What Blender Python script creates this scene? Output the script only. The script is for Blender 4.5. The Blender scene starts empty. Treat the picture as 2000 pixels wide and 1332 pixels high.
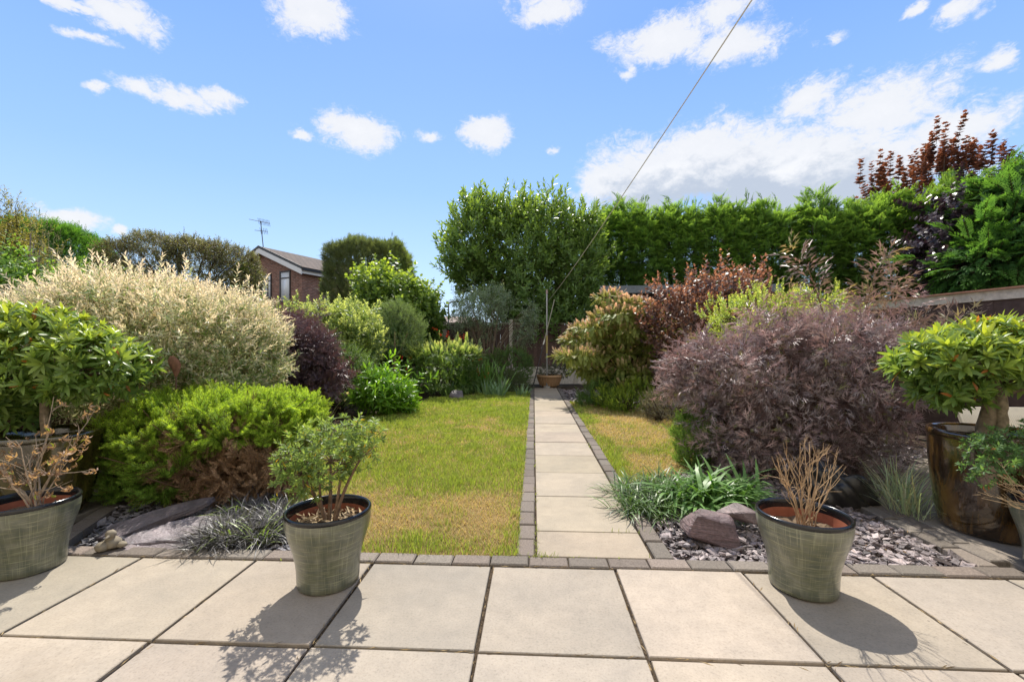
import bpy, bmesh, math, random
import numpy as np
from mathutils import Vector, Matrix
random.seed(11)
rng = np.random.default_rng(11)
R = math.radians
scene = bpy.context.scene
COL = scene.collection

# ------------------------------------------------------------------ camera
YAW, F, HC, VH = R(2.83), 850.0, 1.1, 678.0       # yaw to the left, focal px (2000 px wide), eye height, horizon row
cam_d = bpy.data.cameras.new('camera'); cam = bpy.data.objects.new('camera', cam_d); COL.objects.link(cam)
cam.location = (0, 0, HC); cam.rotation_euler = (R(90), 0, YAW)
cam_d.sensor_width = 36; cam_d.lens = 36*F/2000; cam_d.shift_y = 12/2000
cam_d.clip_start = .05; cam_d.clip_end = 2000
scene.camera = cam

# ------------------------------------------------------------------ sun, sky, exposure
SUN_EL, SUN_AZ = R(54), R(-11)                      # azimuth from +Y, clockwise
sd = Vector((math.sin(SUN_AZ)*math.cos(SUN_EL), math.cos(SUN_AZ)*math.cos(SUN_EL), math.sin(SUN_EL)))
sun_d = bpy.data.lights.new('sun', 'SUN'); sun_d.energy = 2.45; sun_d.angle = R(.5); sun_d.color = (1, .94, .84)
sun = bpy.data.objects.new('sun', sun_d); COL.objects.link(sun); sun.rotation_euler = sd.to_track_quat('Z', 'Y').to_euler()
scene.view_settings.view_transform = 'Standard'; scene.view_settings.look = 'None'
scene.view_settings.exposure = 1.5; scene.view_settings.gamma = 1
scene.cycles.use_denoising = True
scene.cycles.max_bounces = 10; scene.cycles.diffuse_bounces = 5; scene.cycles.transmission_bounces = 6; scene.cycles.glossy_bounces = 3
scene.cycles.sample_clamp_indirect = 6; scene.cycles.caustics_reflective = False; scene.cycles.caustics_refractive = False

class N:
    """tiny node-tree writer"""
    def __init__(s, nt): s.t = nt
    def n(s, typ, ins=None, **kw):
        nd = s.t.nodes.new(typ)
        for k, v in kw.items(): setattr(nd, k, v)
        for k, v in (ins or {}).items():
            if isinstance(v, bpy.types.NodeSocket): s.t.links.new(v, nd.inputs[k])
            else: nd.inputs[k].default_value = v
        return nd
    def m(s, op, a, b=0.0, c=None, clamp=False):
        ins = {0: a, 1: b}
        if c is not None: ins[2] = c
        return s.n('ShaderNodeMath', ins, operation=op, use_clamp=clamp).outputs[0]
    def mix(s, f, a, b, blend='MIX'):
        nd = s.n('ShaderNodeMix', data_type='RGBA', blend_type=blend)
        for i, v in ((0, f), (6, a), (7, b)):
            if isinstance(v, bpy.types.NodeSocket): s.t.links.new(v, nd.inputs[i])
            else: nd.inputs[i].default_value = v if i == 0 else (*v, 1)[:4]
        return nd.outputs[2]
    def ramp(s, f, stops, interp='LINEAR'):
        nd = s.n('ShaderNodeValToRGB', {0: f}); cr = nd.color_ramp; cr.interpolation = interp
        while len(cr.elements) < len(stops): cr.elements.new(.5)
        for e, (p, c) in zip(cr.elements, stops):
            e.position = p; e.color = (*c, 1) if len(c) == 3 else c
        return nd.outputs[0]
    def noise(s, vec, scale, det=4, rough=.55, dist=0):
        return s.n('ShaderNodeTexNoise', {'Vector': vec, 'Scale': scale, 'Detail': det, 'Roughness': rough, 'Distortion': dist}).outputs[0]
    def smooth(s, v, a, b):
        return s.n('ShaderNodeMapRange', {0: v, 1: a, 2: b, 3: 0.0, 4: 1.0}, interpolation_type='SMOOTHSTEP').outputs[0]

def dir_px(u, v):
    xc, zc = (u-1000)/F, -(v-VH)/F
    x, y, z = xc*math.cos(YAW)-math.sin(YAW), xc*math.sin(YAW)+math.cos(YAW), zc
    l = math.sqrt(x*x+y*y+z*z)
    return math.atan2(x, y), math.asin(z/l)

def make_world():
    w = bpy.data.worlds.new('World'); scene.world = w; w.use_nodes = True
    nt = w.node_tree; nt.nodes.clear(); g = N(nt)
    sky = g.n('ShaderNodeTexSky', sky_type='NISHITA'); sky.sun_disc = False
    sky.sun_elevation = SUN_EL; sky.sun_rotation = SUN_AZ; sky.air_density = 1; sky.dust_density = .3; sky.ozone_density = 2.0
    co = g.n('ShaderNodeTexCoord').outputs['Generated']
    sep = g.n('ShaderNodeSeparateXYZ', {0: co})
    az = g.m('ARCTAN2', sep.outputs[0], sep.outputs[1]); el = g.m('ARCSINE', sep.outputs[2])
    grad = g.ramp(g.m('MULTIPLY', el, .9, clamp=True), [(0, (1.6, 1.95, 2.4)), (.12, (1.15, 1.65, 2.35)), (.3, (.74, 1.28, 2.3)), (.55, (.46, .95, 2.15)), (1, (.4, .8, 1.9))])
    base = g.mix(.9, sky.outputs[0], grad)
    # cumulus banks, given as az/el ellipses, broken up by fractal noise
    st = g.n('ShaderNodeVectorMath', {0: co, 1: (1, 1, 1.5)}, operation='MULTIPLY').outputs[0]
    n1 = g.noise(st, 8, 8, .62, .2); n2 = g.noise(st, 26, 6, .65, .2)
    w1 = g.m('SUBTRACT', g.noise(g.n('ShaderNodeVectorMath', {0: st, 1: (3.1, 7.7, 1.3)}, operation='ADD').outputs[0], 10, 5, .6), .5)
    w2 = g.m('SUBTRACT', g.noise(g.n('ShaderNodeVectorMath', {0: st, 1: (8.1, 2.7, 5.3)}, operation='ADD').outputs[0], 12, 5, .6), .5)
    az = g.m('ADD', az, g.m('MULTIPLY', w1, .09)); el0_ = el; el = g.m('ADD', el, g.m('MULTIPLY', w2, .055))
    vor = g.n('ShaderNodeTexVoronoi', {'Vector': g.n('ShaderNodeVectorMath', {0: st, 1: g.n('ShaderNodeTexNoise', {'Vector': st, 'Scale': 14.0, 'Detail': 4.0}).outputs[1], 2: (.05, .05, .05)}, operation='MULTIPLY_ADD').outputs[0], 'Scale': 13.0, 'Detail': 4.0, 'Roughness': .62, 'Lacunarity': 2.3}, feature='F1', normalize=True).outputs['Distance']
    puff = g.m('SUBTRACT', .42, vor)
    nn = g.m('ADD', g.m('ADD', g.m('MULTIPLY', g.m('SUBTRACT', n1, .5), 2.3), g.m('MULTIPLY', g.m('SUBTRACT', n2, .5), .8)), g.m('MULTIPLY', puff, 1.5))
    clouds = [  # u, v, half-width, half-height (px), density
        (240, 22, 85, 40, 1), (170, 75, 60, 14, .55), (150, 5, 80, 16, .8), (615, 30, 75, 48, .95), (192, 172, 30, 15, .8), (270, 180, 55, 20, .95),
        (340, 192, 55, 24, 1), (430, 196, 48, 22, 1), (690, 246, 68, 34, 1.1), (600, 262, 26, 12, .6), (830, 264, 32, 18, .6),
        (940, 258, 52, 32, 1.1), (1060, 18, 80, 36, .75), (1300, 78, 95, 44, 1.1), (1430, 92, 110, 40, .9), (1420, 20, 110, 42, .7), (1228, 140, 22, 18, .7),
        (1630, 78, 44, 26, .5), (1575, 195, 72, 50, .95), (1720, 215, 170, 60, 1.05), (1870, 245, 140, 50, 1.0), (1600, 258, 70, 26, .7),
        (1935, 125, 42, 26, 1), (1790, 12, 32, 16, .75), (1875, 20, 50, 28, .9), (1330, 335, 190, 62, 1.25), (1520, 335, 220, 72, 1.3),
        (1700, 345, 180, 66, 1.2), (1180, 350, 70, 56, 1.0), (1075, 288, 18, 14, .7), (140, 425, 80, 26, .75), (235, 448, 24, 9, .7), (203, 515, 34, 22, 1.2), (60, 520, 60, 26, .9), (1100, 382, 40, 18, .45)]
    fld = shade = None
    for (u, v, hw, hh, dn) in clouds:
        a0, e0 = dir_px(u, v); a1, _ = dir_px(u+hw, v); _, e1 = dir_px(u, v-hh)
        sa, se = abs(a1-a0), abs(e1-e0)
        da = g.m('MULTIPLY', g.m('SUBTRACT', az, a0), 1/sa); de = g.m('MULTIPLY', g.m('SUBTRACT', el, e0), 1/se)
        q = g.m('SUBTRACT', dn*.95, g.m('SQRT', g.m('ADD', g.m('MULTIPLY', da, da), g.m('MULTIPLY', de, de))))
        fld = q if fld is None else g.m('MAXIMUM', fld, q)
        if hw > 150 and v > 300:
            s = g.m('SUBTRACT', de, g.m('MULTIPLY', g.m('MAXIMUM', g.m('SUBTRACT', g.m('ABSOLUTE', da), .8), 0.0), -2.0))
            shade = s if shade is None else g.m('MINIMUM', shade, s)
    back = g.m('MAXIMUM', g.smooth(sep.outputs[1], .12, -.25), g.smooth(el0_, .95, 1.2))  # unseen cloud cover behind and overhead, added to raise the fill light
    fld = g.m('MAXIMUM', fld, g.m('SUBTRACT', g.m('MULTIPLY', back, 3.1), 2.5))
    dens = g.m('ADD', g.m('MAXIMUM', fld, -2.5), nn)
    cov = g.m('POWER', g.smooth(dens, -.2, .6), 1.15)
    lit = g.smooth(g.m('ADD', shade, g.m('MULTIPLY', g.m('SUBTRACT', n2, .5), 2.2)), -.75, .35)
    lit = g.m('MULTIPLY', lit, g.m('ADD', .82, g.m('MULTIPLY', g.smooth(dens, .5, 1.8), .18)))
    ccol = g.mix(lit, (1.35, 1.5, 1.75), (2.35, 2.35, 2.38))
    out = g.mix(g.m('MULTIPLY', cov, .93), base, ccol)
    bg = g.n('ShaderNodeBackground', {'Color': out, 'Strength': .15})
    g.t.links.new(bg.outputs[0], g.n('ShaderNodeOutputWorld').inputs[0])
    w.cycles.sampling_method = 'MANUAL'; w.cycles.sample_map_resolution = 512
make_world()

# ------------------------------------------------------------------ helpers: places
def P(u, v, d):
    """world point seen at photo pixel (u,v) at depth d from the camera"""
    xc, z = (u-1000)/F*d, HC-(v-VH)/F*d
    return np.array((xc*math.cos(YAW)-d*math.sin(YAW), xc*math.sin(YAW)+d*math.cos(YAW), z))
def G(u, v): return P(u, v, F*HC/(v-VH))           # on the ground

# ------------------------------------------------------------------ helpers: objects
def thing(name, label, cat, loc=(0, 0, 0), group=None, kind=None):
    o = bpy.data.objects.new(name, None); COL.objects.link(o); o.location = [float(c) for c in loc]
    o.empty_display_size = .1
    tag(o, label, cat, group, kind); return o
def tag(o, label=None, cat=None, group=None, kind=None):
    for k, v in (('label', label), ('category', cat), ('group', group), ('kind', kind)):
        if v: o[k] = v
    return o
def root_loc(o):
    l = Vector((0, 0, 0))
    while o is not None: l = l+o.location; o = o.parent
    return np.array(l)
def link(name, me, mat, parent=None):
    o = bpy.data.objects.new(name, me); COL.objects.link(o)
    if mat: me.materials.append(mat)
    if parent: o.parent = parent
    return o
def copy_tree(o, parent=None):
    c = o.copy(); COL.objects.link(c); c.parent = parent
    for ch in o.children: copy_tree(ch, c)
    return c

FLAT = ('concrete_slab', 'concrete_sett', 'weathered_concrete', 'stained_timber', 'painted_surface', 'slate_stone', 'dry_soil', 'cream_render')
class MB:
    """collects quads and builds them as ONE mesh object (all in world coordinates)"""
    def __init__(s): s.v = []; s.f = []; s.c = []; s.n = 0
    def add(s, v, f, c):
        v = np.asarray(v, float).reshape(-1, 3); f = np.asarray(f, np.int64)
        if f.shape[1] == 3: f = np.concatenate([f, -np.ones((len(f), 1), np.int64)], 1); f[:, :3] += s.n
        else: f = f+s.n
        c = np.asarray(c, float); c = np.broadcast_to(c, (len(v), 3)) if c.ndim == 1 else c
        s.v.append(v); s.f.append(f); s.c.append(c); s.n += len(v)
    def build(s, name, mat, parent=None, smooth=False):
        V = np.concatenate(s.v); Fc = np.concatenate(s.f); C = np.concatenate(s.c)
        V = V-root_loc(parent)
        me = bpy.data.meshes.new(name)
        tot = (Fc >= 0).sum(1); loops = Fc[Fc >= 0]; st = np.concatenate([[0], np.cumsum(tot)[:-1]])
        me.vertices.add(len(V)); me.vertices.foreach_set('co', V.astype(np.float32).ravel())
        me.loops.add(len(loops)); me.loops.foreach_set('vertex_index', loops.astype(np.int32))
        me.polygons.add(len(tot)); me.polygons.foreach_set('loop_start', st.astype(np.int32))
        try: me.polygons.foreach_set('loop_total', tot.astype(np.int32))
        except Exception: pass
        flat = mat is not None and mat.name in FLAT and not smooth
        me.polygons.foreach_set('use_smooth', np.full(len(tot), not flat))
        me.update(calc_edges=True)
        a = me.color_attributes.new('Col', 'FLOAT_COLOR', 'POINT')
        a.data.foreach_set('color', np.concatenate([C, np.ones((len(C), 1))], 1).astype(np.float32).ravel())
        return link(name, me, mat, parent)

W3 = (1, 1, 1)
BOXF = [(0, 3, 2, 1), (4, 5, 6, 7), (0, 1, 5, 4), (1, 2, 6, 5), (2, 3, 7, 6), (3, 0, 4, 7)]
def box(mb, lo, hi, c=W3, ch=0.0):
    """box from lo to hi; ch chamfers the upper edges"""
    (x0, y0, z0), (x1, y1, z1) = lo, hi
    if ch:
        v = [(x0, y0, z0), (x1, y0, z0), (x1, y1, z0), (x0, y1, z0), (x0, y0, z1-ch), (x1, y0, z1-ch), (x1, y1, z1-ch), (x0, y1, z1-ch),
             (x0+ch, y0+ch, z1), (x1-ch, y0+ch, z1), (x1-ch, y1-ch, z1), (x0+ch, y1-ch, z1)]
        f = [(0, 3, 2, 1), (8, 9, 10, 11)]+[(i, (i+1) % 4, (i+1) % 4+4, i+4) for i in range(4)]+[(i+4, (i+1) % 4+4, (i+1) % 4+8, i+8) for i in range(4)]
    else:
        v = [(x0, y0, z0), (x1, y0, z0), (x1, y1, z0), (x0, y1, z0), (x0, y0, z1), (x1, y0, z1), (x1, y1, z1), (x0, y1, z1)]; f = BOXF
    mb.add(v, f, c)
def obox(mb, org, ax, ay, az, c=W3):
    """oriented box: org + three edge vectors"""
    o, a, b, d = (np.asarray(k, float) for k in (org, ax, ay, az))
    mb.add([o, o+a, o+a+b, o+b, o+d, o+a+d, o+a+b+d, o+b+d], BOXF, c)
def tube(mb, pts, rad, sides=6, c=W3, cap=True):
    pts = np.asarray(pts, float); n = len(pts); rad = np.broadcast_to(np.asarray(rad, float), (n,))
    T = np.gradient(pts, axis=0); T /= np.linalg.norm(T, axis=1)[:, None]+1e-9
    ref = np.array((.13, .31, .94)) if abs(T[:, 2]).mean() < .8 else np.array((.95, .3, .1))
    A = np.cross(T, ref); A /= np.linalg.norm(A, axis=1)[:, None]+1e-9; B = np.cross(T, A)
    th = np.arange(sides)*2*math.pi/sides
    V = pts[:, None]+rad[:, None, None]*(np.cos(th)[None, :, None]*A[:, None]+np.sin(th)[None, :, None]*B[:, None])
    f = [(i*sides+k, i*sides+(k+1) % sides, (i+1)*sides+(k+1) % sides, (i+1)*sides+k) for i in range(n-1) for k in range(sides)]
    mb.add(V.reshape(-1, 3), f, c)
    if cap and sides == 4: mb.add(V[-1], [(0, 1, 2, 3)], c); mb.add(V[0], [(3, 2, 1, 0)], c)
    elif cap:
        for q in (0, n-1):
            k = np.arange(sides); mb.add(np.concatenate([V[q], pts[q:q+1]]), [(i, (i+1) % sides, sides) for i in k], c)
def bez(a, b, c, n=7):
    t = np.linspace(0, 1, n)[:, None]; a, b, c = map(np.asarray, (a, b, c))
    return (1-t)**2*a+2*t*(1-t)*b+t*t*c
def lathe(mb, prof, loc, seg=64, c=W3, uvname=None):
    prof = np.asarray(prof, float); th = np.linspace(0, 2*math.pi, seg, endpoint=False); n = len(prof)
    V = np.stack([prof[:, 0:1]*np.cos(th), prof[:, 0:1]*np.sin(th), np.repeat(prof[:, 1:2], seg, 1)], -1)+np.asarray(loc, float)
    f = [(i*seg+k, i*seg+(k+1) % seg, (i+1)*seg+(k+1) % seg, (i+1)*seg+k) for i in range(n-1) for k in range(seg)]
    mb.add(V.reshape(-1, 3), f, c)
def inpoly(x, y, poly):
    r = np.zeros(len(x), bool); n = len(poly)
    for i in range(n):
        (x1, y1), (x2, y2) = poly[i], poly[(i+1) % n]
        if y1 == y2: continue
        r ^= ((y1 > y) != (y2 > y)) & (x < (x2-x1)*(y-y1)/(y2-y1)+x1)
    return r
def vnoise(x, y, s, seed=0):
    """smooth value noise in the plane"""
    r = np.random.default_rng(seed).random((64, 64)); x, y = x*s, y*s
    i, j = np.floor(x).astype(int), np.floor(y).astype(int); u, v = x-i, y-j; u, v = u*u*(3-2*u), v*v*(3-2*v)
    g = lambda a, b: r[a % 64, b % 64]
    return (g(i, j)*(1-u)+g(i+1, j)*u)*(1-v)+(g(i, j+1)*(1-u)+g(i+1, j+1)*u)*v

# ------------------------------------------------------------------ materials
def mat(name, fn):
    m = bpy.data.materials.new(name); m.use_nodes = True; m.node_tree.nodes.clear(); g = N(m.node_tree)
    o = fn(g); g.t.links.new(o, g.n('ShaderNodeOutputMaterial').inputs[0]); return m
def attr(g): return g.n('ShaderNodeAttribute', attribute_name='Col').outputs[0]
def obj(g): return g.n('ShaderNodeTexCoord').outputs['Object']
def pbr(g, col, rough=.6, spec=.4, bump=None, bs=.3, bd=.01, **kw):
    ins = {'Base Color': col if isinstance(col, bpy.types.NodeSocket) else (*col, 1), 'Roughness': rough, 'Specular IOR Level': spec}; ins.update(kw)
    if bump is not None: ins['Normal'] = g.n('ShaderNodeBump', {'Height': bump, 'Strength': bs, 'Distance': bd}).outputs[0]
    return g.n('ShaderNodeBsdfPrincipled', ins).outputs[0]
def leaf_mat(name, rough=.45, spec=.4, trans=.5, tint=(1.55, 1.42, .68)):
    def fn(g):
        c = attr(g)
        p = pbr(g, c, rough, spec)
        t = g.n('ShaderNodeBsdfTranslucent', {'Color': g.mix(1.0, c, tint, 'MULTIPLY')}).outputs[0]
        return g.n('ShaderNodeMixShader', {0: trans, 1: p, 2: t}).outputs[0]
    return mat(name, fn)
M = {}
M['leaf'] = leaf_mat('leaf')
M['gloss'] = leaf_mat('glossy_leaf', .36, .42, .42)
M['conifer'] = leaf_mat('conifer_leaf', .6, .25, .45)
M['pale'] = leaf_mat('pale_leaf', .5, .35, .42, (1.36, 1.13, .9))
M['purple'] = leaf_mat('purple_leaf', .34, .7, .25, (1.3, .95, .88))
M['copper'] = leaf_mat('copper_leaf', .42, .45, .4, (1.5, 1.0, .75))
M['grass'] = leaf_mat('grass_blade', .55, .25, .4, (1.25, 1.2, .6))
M['strap'] = leaf_mat('strap_leaf', .42, .4, .3, (1.3, 1.4, .6))
M['petal'] = leaf_mat('petal', .5, .3, .45, (1.3, 1, .9))
def bark(g):
    n = g.noise(obj(g), 40, 5)
    return pbr(g, g.mix(1.0, attr(g), g.ramp(n, [(.3, (.55, .55, .55)), (.7, (1.3, 1.3, 1.3))]), 'MULTIPLY'), .85, .2, n, .6, .004)
M['bark'] = mat('bark', bark)
def col_mat(name, rough, spec, nsc, amp, bs=.2, bd=.003, **kw):
    def fn(g):
        n = g.noise(obj(g), nsc, 5, .6)
        return pbr(g, g.mix(1.0, attr(g), g.ramp(n, [(.25, (1-amp,)*3), (.75, (1+amp,)*3)]), 'MULTIPLY'), rough, spec, n, bs, bd, **kw)
    return mat(name, fn)
def slab_mat():
    def fn(g):
        o = obj(g)
        big = g.noise(o, 2.2, 5, .6); mid = g.noise(o, 14, 5, .6); fine = g.noise(o, 110, 5, .7)
        c = g.mix(1.0, attr(g), g.ramp(big, [(.3, (.84, .85, .86)), (.7, (1.12, 1.1, 1.07))]), 'MULTIPLY')
        c = g.mix(1.0, c, g.ramp(mid, [(.3, (.93,)*3), (.7, (1.06,)*3)]), 'MULTIPLY')
        c = g.mix(1.0, c, g.ramp(fine, [(.28, (.72,)*3), (.45, (1,)*3), (.7, (1.12,)*3)]), 'MULTIPLY')
        c = g.mix(g.m('MULTIPLY', g.smooth(g.noise(o, 1.3, 5, .65), .54, .72), .32), c, (.19, .15, .105))
        c = g.mix(g.m('MULTIPLY', g.smooth(g.noise(o, 5.5, 6, .7), .6, .78), .25), c, (.12, .11, .09))
        v = g.n('ShaderNodeTexVoronoi', {'Vector': o, 'Scale': 7.0, 'Randomness': 1.0}).outputs['Distance']
        spot = g.m('MULTIPLY', g.smooth(v, .045, .02), g.smooth(g.noise(o, 3, 2), .52, .6))
        c = g.mix(g.m('MULTIPLY', spot, .6), c, (.07, .06, .05))
        h = g.m('ADD', g.m('MULTIPLY', fine, .6), mid)
        return pbr(g, c, .8, .25, h, .25, .004)
    return mat('concrete_slab', fn)
M['slab'] = slab_mat()
M['sett'] = col_mat('concrete_sett', .85, .25, 120, .4, .5, .004)
M['concrete'] = col_mat('weathered_concrete', .9, .2, 25, .25, .4, .004)
M['timber'] = col_mat('stained_timber', .75, .25, 18, .3, .3, .003)
M['plain'] = col_mat('painted_surface', .5, .4, 30, .08, .05, .001)
M['metal'] = col_mat('dull_metal', .4, .5, 30, .2, .1, .001, Metallic=.8)
M['rust'] = col_mat('rusty_metal', .7, .4, 45, .45, .3, .002)
def slate_fn(g):
    o = obj(g); v = g.n('ShaderNodeVectorMath', {0: o, 1: (7, 7, 60)}, operation='MULTIPLY').outputs[0]
    s = g.noise(v, 1.0, 6, .65, .3); f = g.noise(o, 70, 5, .65)
    c = g.mix(1.0, attr(g), g.ramp(s, [(.28, (.55,)*3), (.5, (1,)*3), (.72, (1.5, 1.42, 1.4))]), 'MULTIPLY'); c = g.mix(1.0, c, g.ramp(f, [(.3, (.7,)*3), (.7, (1.25,)*3)]), 'MULTIPLY')
    return pbr(g, c, .5, .45, g.m('ADD', g.m('MULTIPLY', s, 1.3), g.m('MULTIPLY', f, .5)), .9, .012)
M['slate'] = mat('slate_stone', slate_fn)
M['soilm'] = col_mat('dry_soil', .95, .1, 60, .5, .8, .01)
M['plastic'] = col_mat('plastic_sheet', .38, .5, 6, .2, .3, .01)
def ground_fn(g):
    o = obj(g); a = g.noise(o, 5, 6); b = g.noise(o, 70, 4)
    c = g.ramp(a, [(.3, (.035, .025, .018)), (.7, (.1, .075, .05))])
    c = g.mix(1.0, c, g.ramp(b, [(.3, (.6,)*3), (.7, (1.4,)*3)]), 'MULTIPLY')
    return pbr(g, c, .95, .1, b, .7, .02)
M['ground'] = mat('bare_soil', ground_fn)
def turf_fn(g):
    o = obj(g); a = g.noise(o, 1.3, 4); b = g.noise(o, 120, 4)
    c = g.ramp(a, [(.35, (.17, .125, .045)), (.65, (.3, .2, .085))])
    c = g.mix(1.0, c, g.ramp(b, [(.3, (.6,)*3), (.7, (1.35,)*3)]), 'MULTIPLY')
    return pbr(g, c, .95, .1, b, .8, .02)
M['turf'] = mat('dry_turf', turf_fn)
def glaze_scratch(g):
    """khaki-green glaze scratched in fine pale lines both ways; black towards the rim comes from its own part"""
    o = obj(g); s = g.n('ShaderNodeSeparateXYZ', {0: o})
    th = g.m('ARCTAN2', s.outputs[1], s.outputs[0]); z = s.outputs[2]
    def lines(sx, sz, lo, hi, seed):
        v = g.n('ShaderNodeCombineXYZ', {0: g.m('MULTIPLY', g.m('COSINE', th), sx), 1: g.m('MULTIPLY', g.m('SINE', th), sx), 2: g.m('ADD', g.m('MULTIPLY', z, sz), seed)}).outputs[0]
        return g.smooth(g.noise(v, 1, 2, .7), lo, hi)
    hz = lines(1.1, 260, .54, .66, 3); vt = lines(38, 5, .56, .68, 9); hb = lines(1.2, 45, .42, .62, 31); bl = lines(2.2, 7, .35, .7, 55)
    c = g.mix(bl, (.09, .10, .074), (.185, .186, .138)); c = g.mix(g.m('MULTIPLY', hb, .55), c, (.13, .135, .075))
    c = g.mix(g.m('MULTIPLY', hz, .45), c, (.42, .42, .26)); c = g.mix(g.m('MULTIPLY', vt, .32), c, (.42, .42, .26))
    return pbr(g, c, .3, .5, hz, .1, .001, **{'Coat Weight': .35, 'Coat Roughness': .15})
M['scratch'] = mat('scratched_green_glaze', glaze_scratch)
def glaze_brown(dark, light):
    def fn(g):
        o = obj(g)
        v = g.n('ShaderNodeVectorMath', {0: o, 1: (9, 9, 2.2)}, operation='MULTIPLY').outputs[0]
        n = g.noise(v, 1.2, 6, .65, .6); f = g.noise(o, 28, 3)
        c = g.mix(g.smooth(n, .4, .68), dark, light)
        return pbr(g, c, .1, .6, g.m('ADD', g.m('MULTIPLY', n, .7), g.m('MULTIPLY', f, .5)), .25, .01, **{'Coat Weight': 1.0, 'Coat Roughness': .04})
    return mat('brown_glaze', fn)
M['brown'] = glaze_brown((.022, .012, .005), (.15, .08, .02))
M['olive'] = glaze_brown((.028, .022, .006), (.10, .08, .02))
M['black'] = mat('black_glaze', lambda g: pbr(g, (.012, .012, .013), .18, .5))
M['terra'] = col_mat('terracotta', .8, .2, 40, .2, .2, .002)
M['glass'] = mat('window_glass', lambda g: pbr(g, (.78, .82, .86), .25, .5))
def brick_fn(g):
    uv = g.n('ShaderNodeTexCoord').outputs['UV']
    b = g.n('ShaderNodeTexBrick', {'Vector': uv, 'Color1': (.29, .135, .095, 1), 'Color2': (.19, .092, .072, 1), 'Mortar': (.32, .26, .21, 1), 'Scale': 1.0, 'Mortar Size': .009, 'Brick Width': .225, 'Row Height': .075})
    n = g.noise(uv, 5, 5)
    return pbr(g, g.mix(1.0, b.outputs[0], g.ramp(n, [(.3, (.7,)*3), (.7, (1.25,)*3)]), 'MULTIPLY'), .9, .2, b.outputs[1], -.4, .01)
M['brick'] = mat('red_brick', brick_fn)
def tile_fn(g):
    uv = g.n('ShaderNodeTexCoord').outputs['UV']
    b = g.n('ShaderNodeTexBrick', {'Vector': uv, 'Color1': (.12, .085, .07, 1), 'Color2': (.075, .055, .05, 1), 'Mortar': (.02, .018, .017, 1), 'Scale': 1.0, 'Mortar Size': .02, 'Brick Width': .33, 'Row Height': .3})
    return pbr(g, b.outputs[0], .85, .2, b.outputs[1], -1, .03)
M['tile'] = mat('roof_tile', tile_fn)
def render_fn(g):
    n = g.noise(obj(g), 3, 5)
    return pbr(g, g.mix(n, (.62, .56, .46), (.72, .66, .56)), .9, .2)
M['render'] = mat('cream_render', render_fn)

# ------------------------------------------------------------------ foliage kit
def T_leaf(w=.32, fold=.06, droop=.12):
    return np.array([(0, 0, 0), (.45, -w/2, fold), (1, 0, -droop), (.45, w/2, fold), (.45, 0, -droop*.25)]), np.array([(0, 1, 2, 4), (0, 4, 2, 3)])
def T_ell(w=.34, fold=.05, droop=.16):
    xs = np.array((0, .22, .55, .85, 1.0)); ws = np.array((.04, .75, 1, .55, .03))*w/2
    V = []
    for x, h in zip(xs, ws): z = -droop*x*x; V += [(x, -h, z+fold*h/w*2), (x, 0, z), (x, h, z+fold*h/w*2)]
    f = [(i*3+k, i*3+3+k, i*3+4+k, i*3+1+k) for i in range(4) for k in (0, 1)]
    return np.array(V), np.array(f)
def T_blade(w=.06, arch=.5, seg=5, w0=.6):
    V = []; a = 0
    x = z = 0.0
    for i in range(seg+1):
        t = i/seg; h = w/2*(w0+(1-w0)*min(1, t*3))*(1-t**3*.97)
        V += [(x, -h, z), (x, h, z)]
        ang = -arch*t*2; x += math.cos(ang)/seg; z += math.sin(ang)/seg
    f = [(i*2, i*2+2, i*2+3, i*2+1) for i in range(seg)]
    return np.array(V), np.array(f)
def T_needle(w=.1):
    return np.array([(0, -w*.3, 0), (.5, -w/2, .02), (1, 0, 0), (.5, w/2, .02)]), np.array([(0, 1, 2, 3)])
def T_palm(lobes=5, w=.22, spread=R(75), droop=.1, base=.0):
    V, f = [], []
    for a in np.linspace(-spread, spread, lobes):
        L = 1-.42*(abs(a)/spread)**1.4; k = len(V)
        c, s = math.cos(a), math.sin(a)
        for x, y in ((base, 0), (.5, -w/2), (1, 0), (.5, w/2)):
            x *= L; V.append((x*c-y*s, x*s+y*c, -droop*x*x))
        f.append((k, k+1, k+2, k+3))
    return np.array(V), np.array(f)
def unit(a): a = np.asarray(a, float); return a/(np.linalg.norm(a, axis=-1, keepdims=True)+1e-9)
class Sp:
    """a sprig: leaves and a stem in its own frame (x = growing direction)"""
    def __init__(s): s.V = []; s.F = []; s.T = []; s.R = []; s.n = 0
    def put(s, tm, o, d, nrm, sc, t, r):
        V, f = tm; X = unit(d); Z = np.asarray(nrm, float); Z = unit(Z-X*np.dot(Z, X)); Y = np.cross(Z, X)
        s.V.append(np.asarray(o)+sc*(V[:, :1]*X+V[:, 1:2]*Y+V[:, 2:3]*Z)); s.F.append(f+s.n); s.n += len(V)
        s.T.append(np.full(len(V), t)); s.R.append(np.full(len(V), r))
    def stem(s, a, b, w0, w1=None):
        a, b = np.asarray(a, float), np.asarray(b, float); w1 = w0*.5 if w1 is None else w1
        X = unit(b-a); A = unit(np.cross(X, (.2, .3, .93))); B = np.cross(X, A)
        th = (0, 2.1, 4.2); V = np.array([a+w0*(math.cos(t)*A+math.sin(t)*B) for t in th]+[b+w1*(math.cos(t)*A+math.sin(t)*B) for t in th])
        s.V.append(V); s.F.append(np.array([(i, (i+1) % 3, 3+(i+1) % 3, 3+i) for i in range(3)])+s.n); s.n += 6
        s.T.append(np.full(6, .5)); s.R.append(np.full(6, -1.0))
    def done(s):
        s.V, s.F, s.T, s.R = np.concatenate(s.V), np.concatenate(s.F), np.concatenate(s.T), np.concatenate(s.R); return s
U = random.uniform
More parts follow.
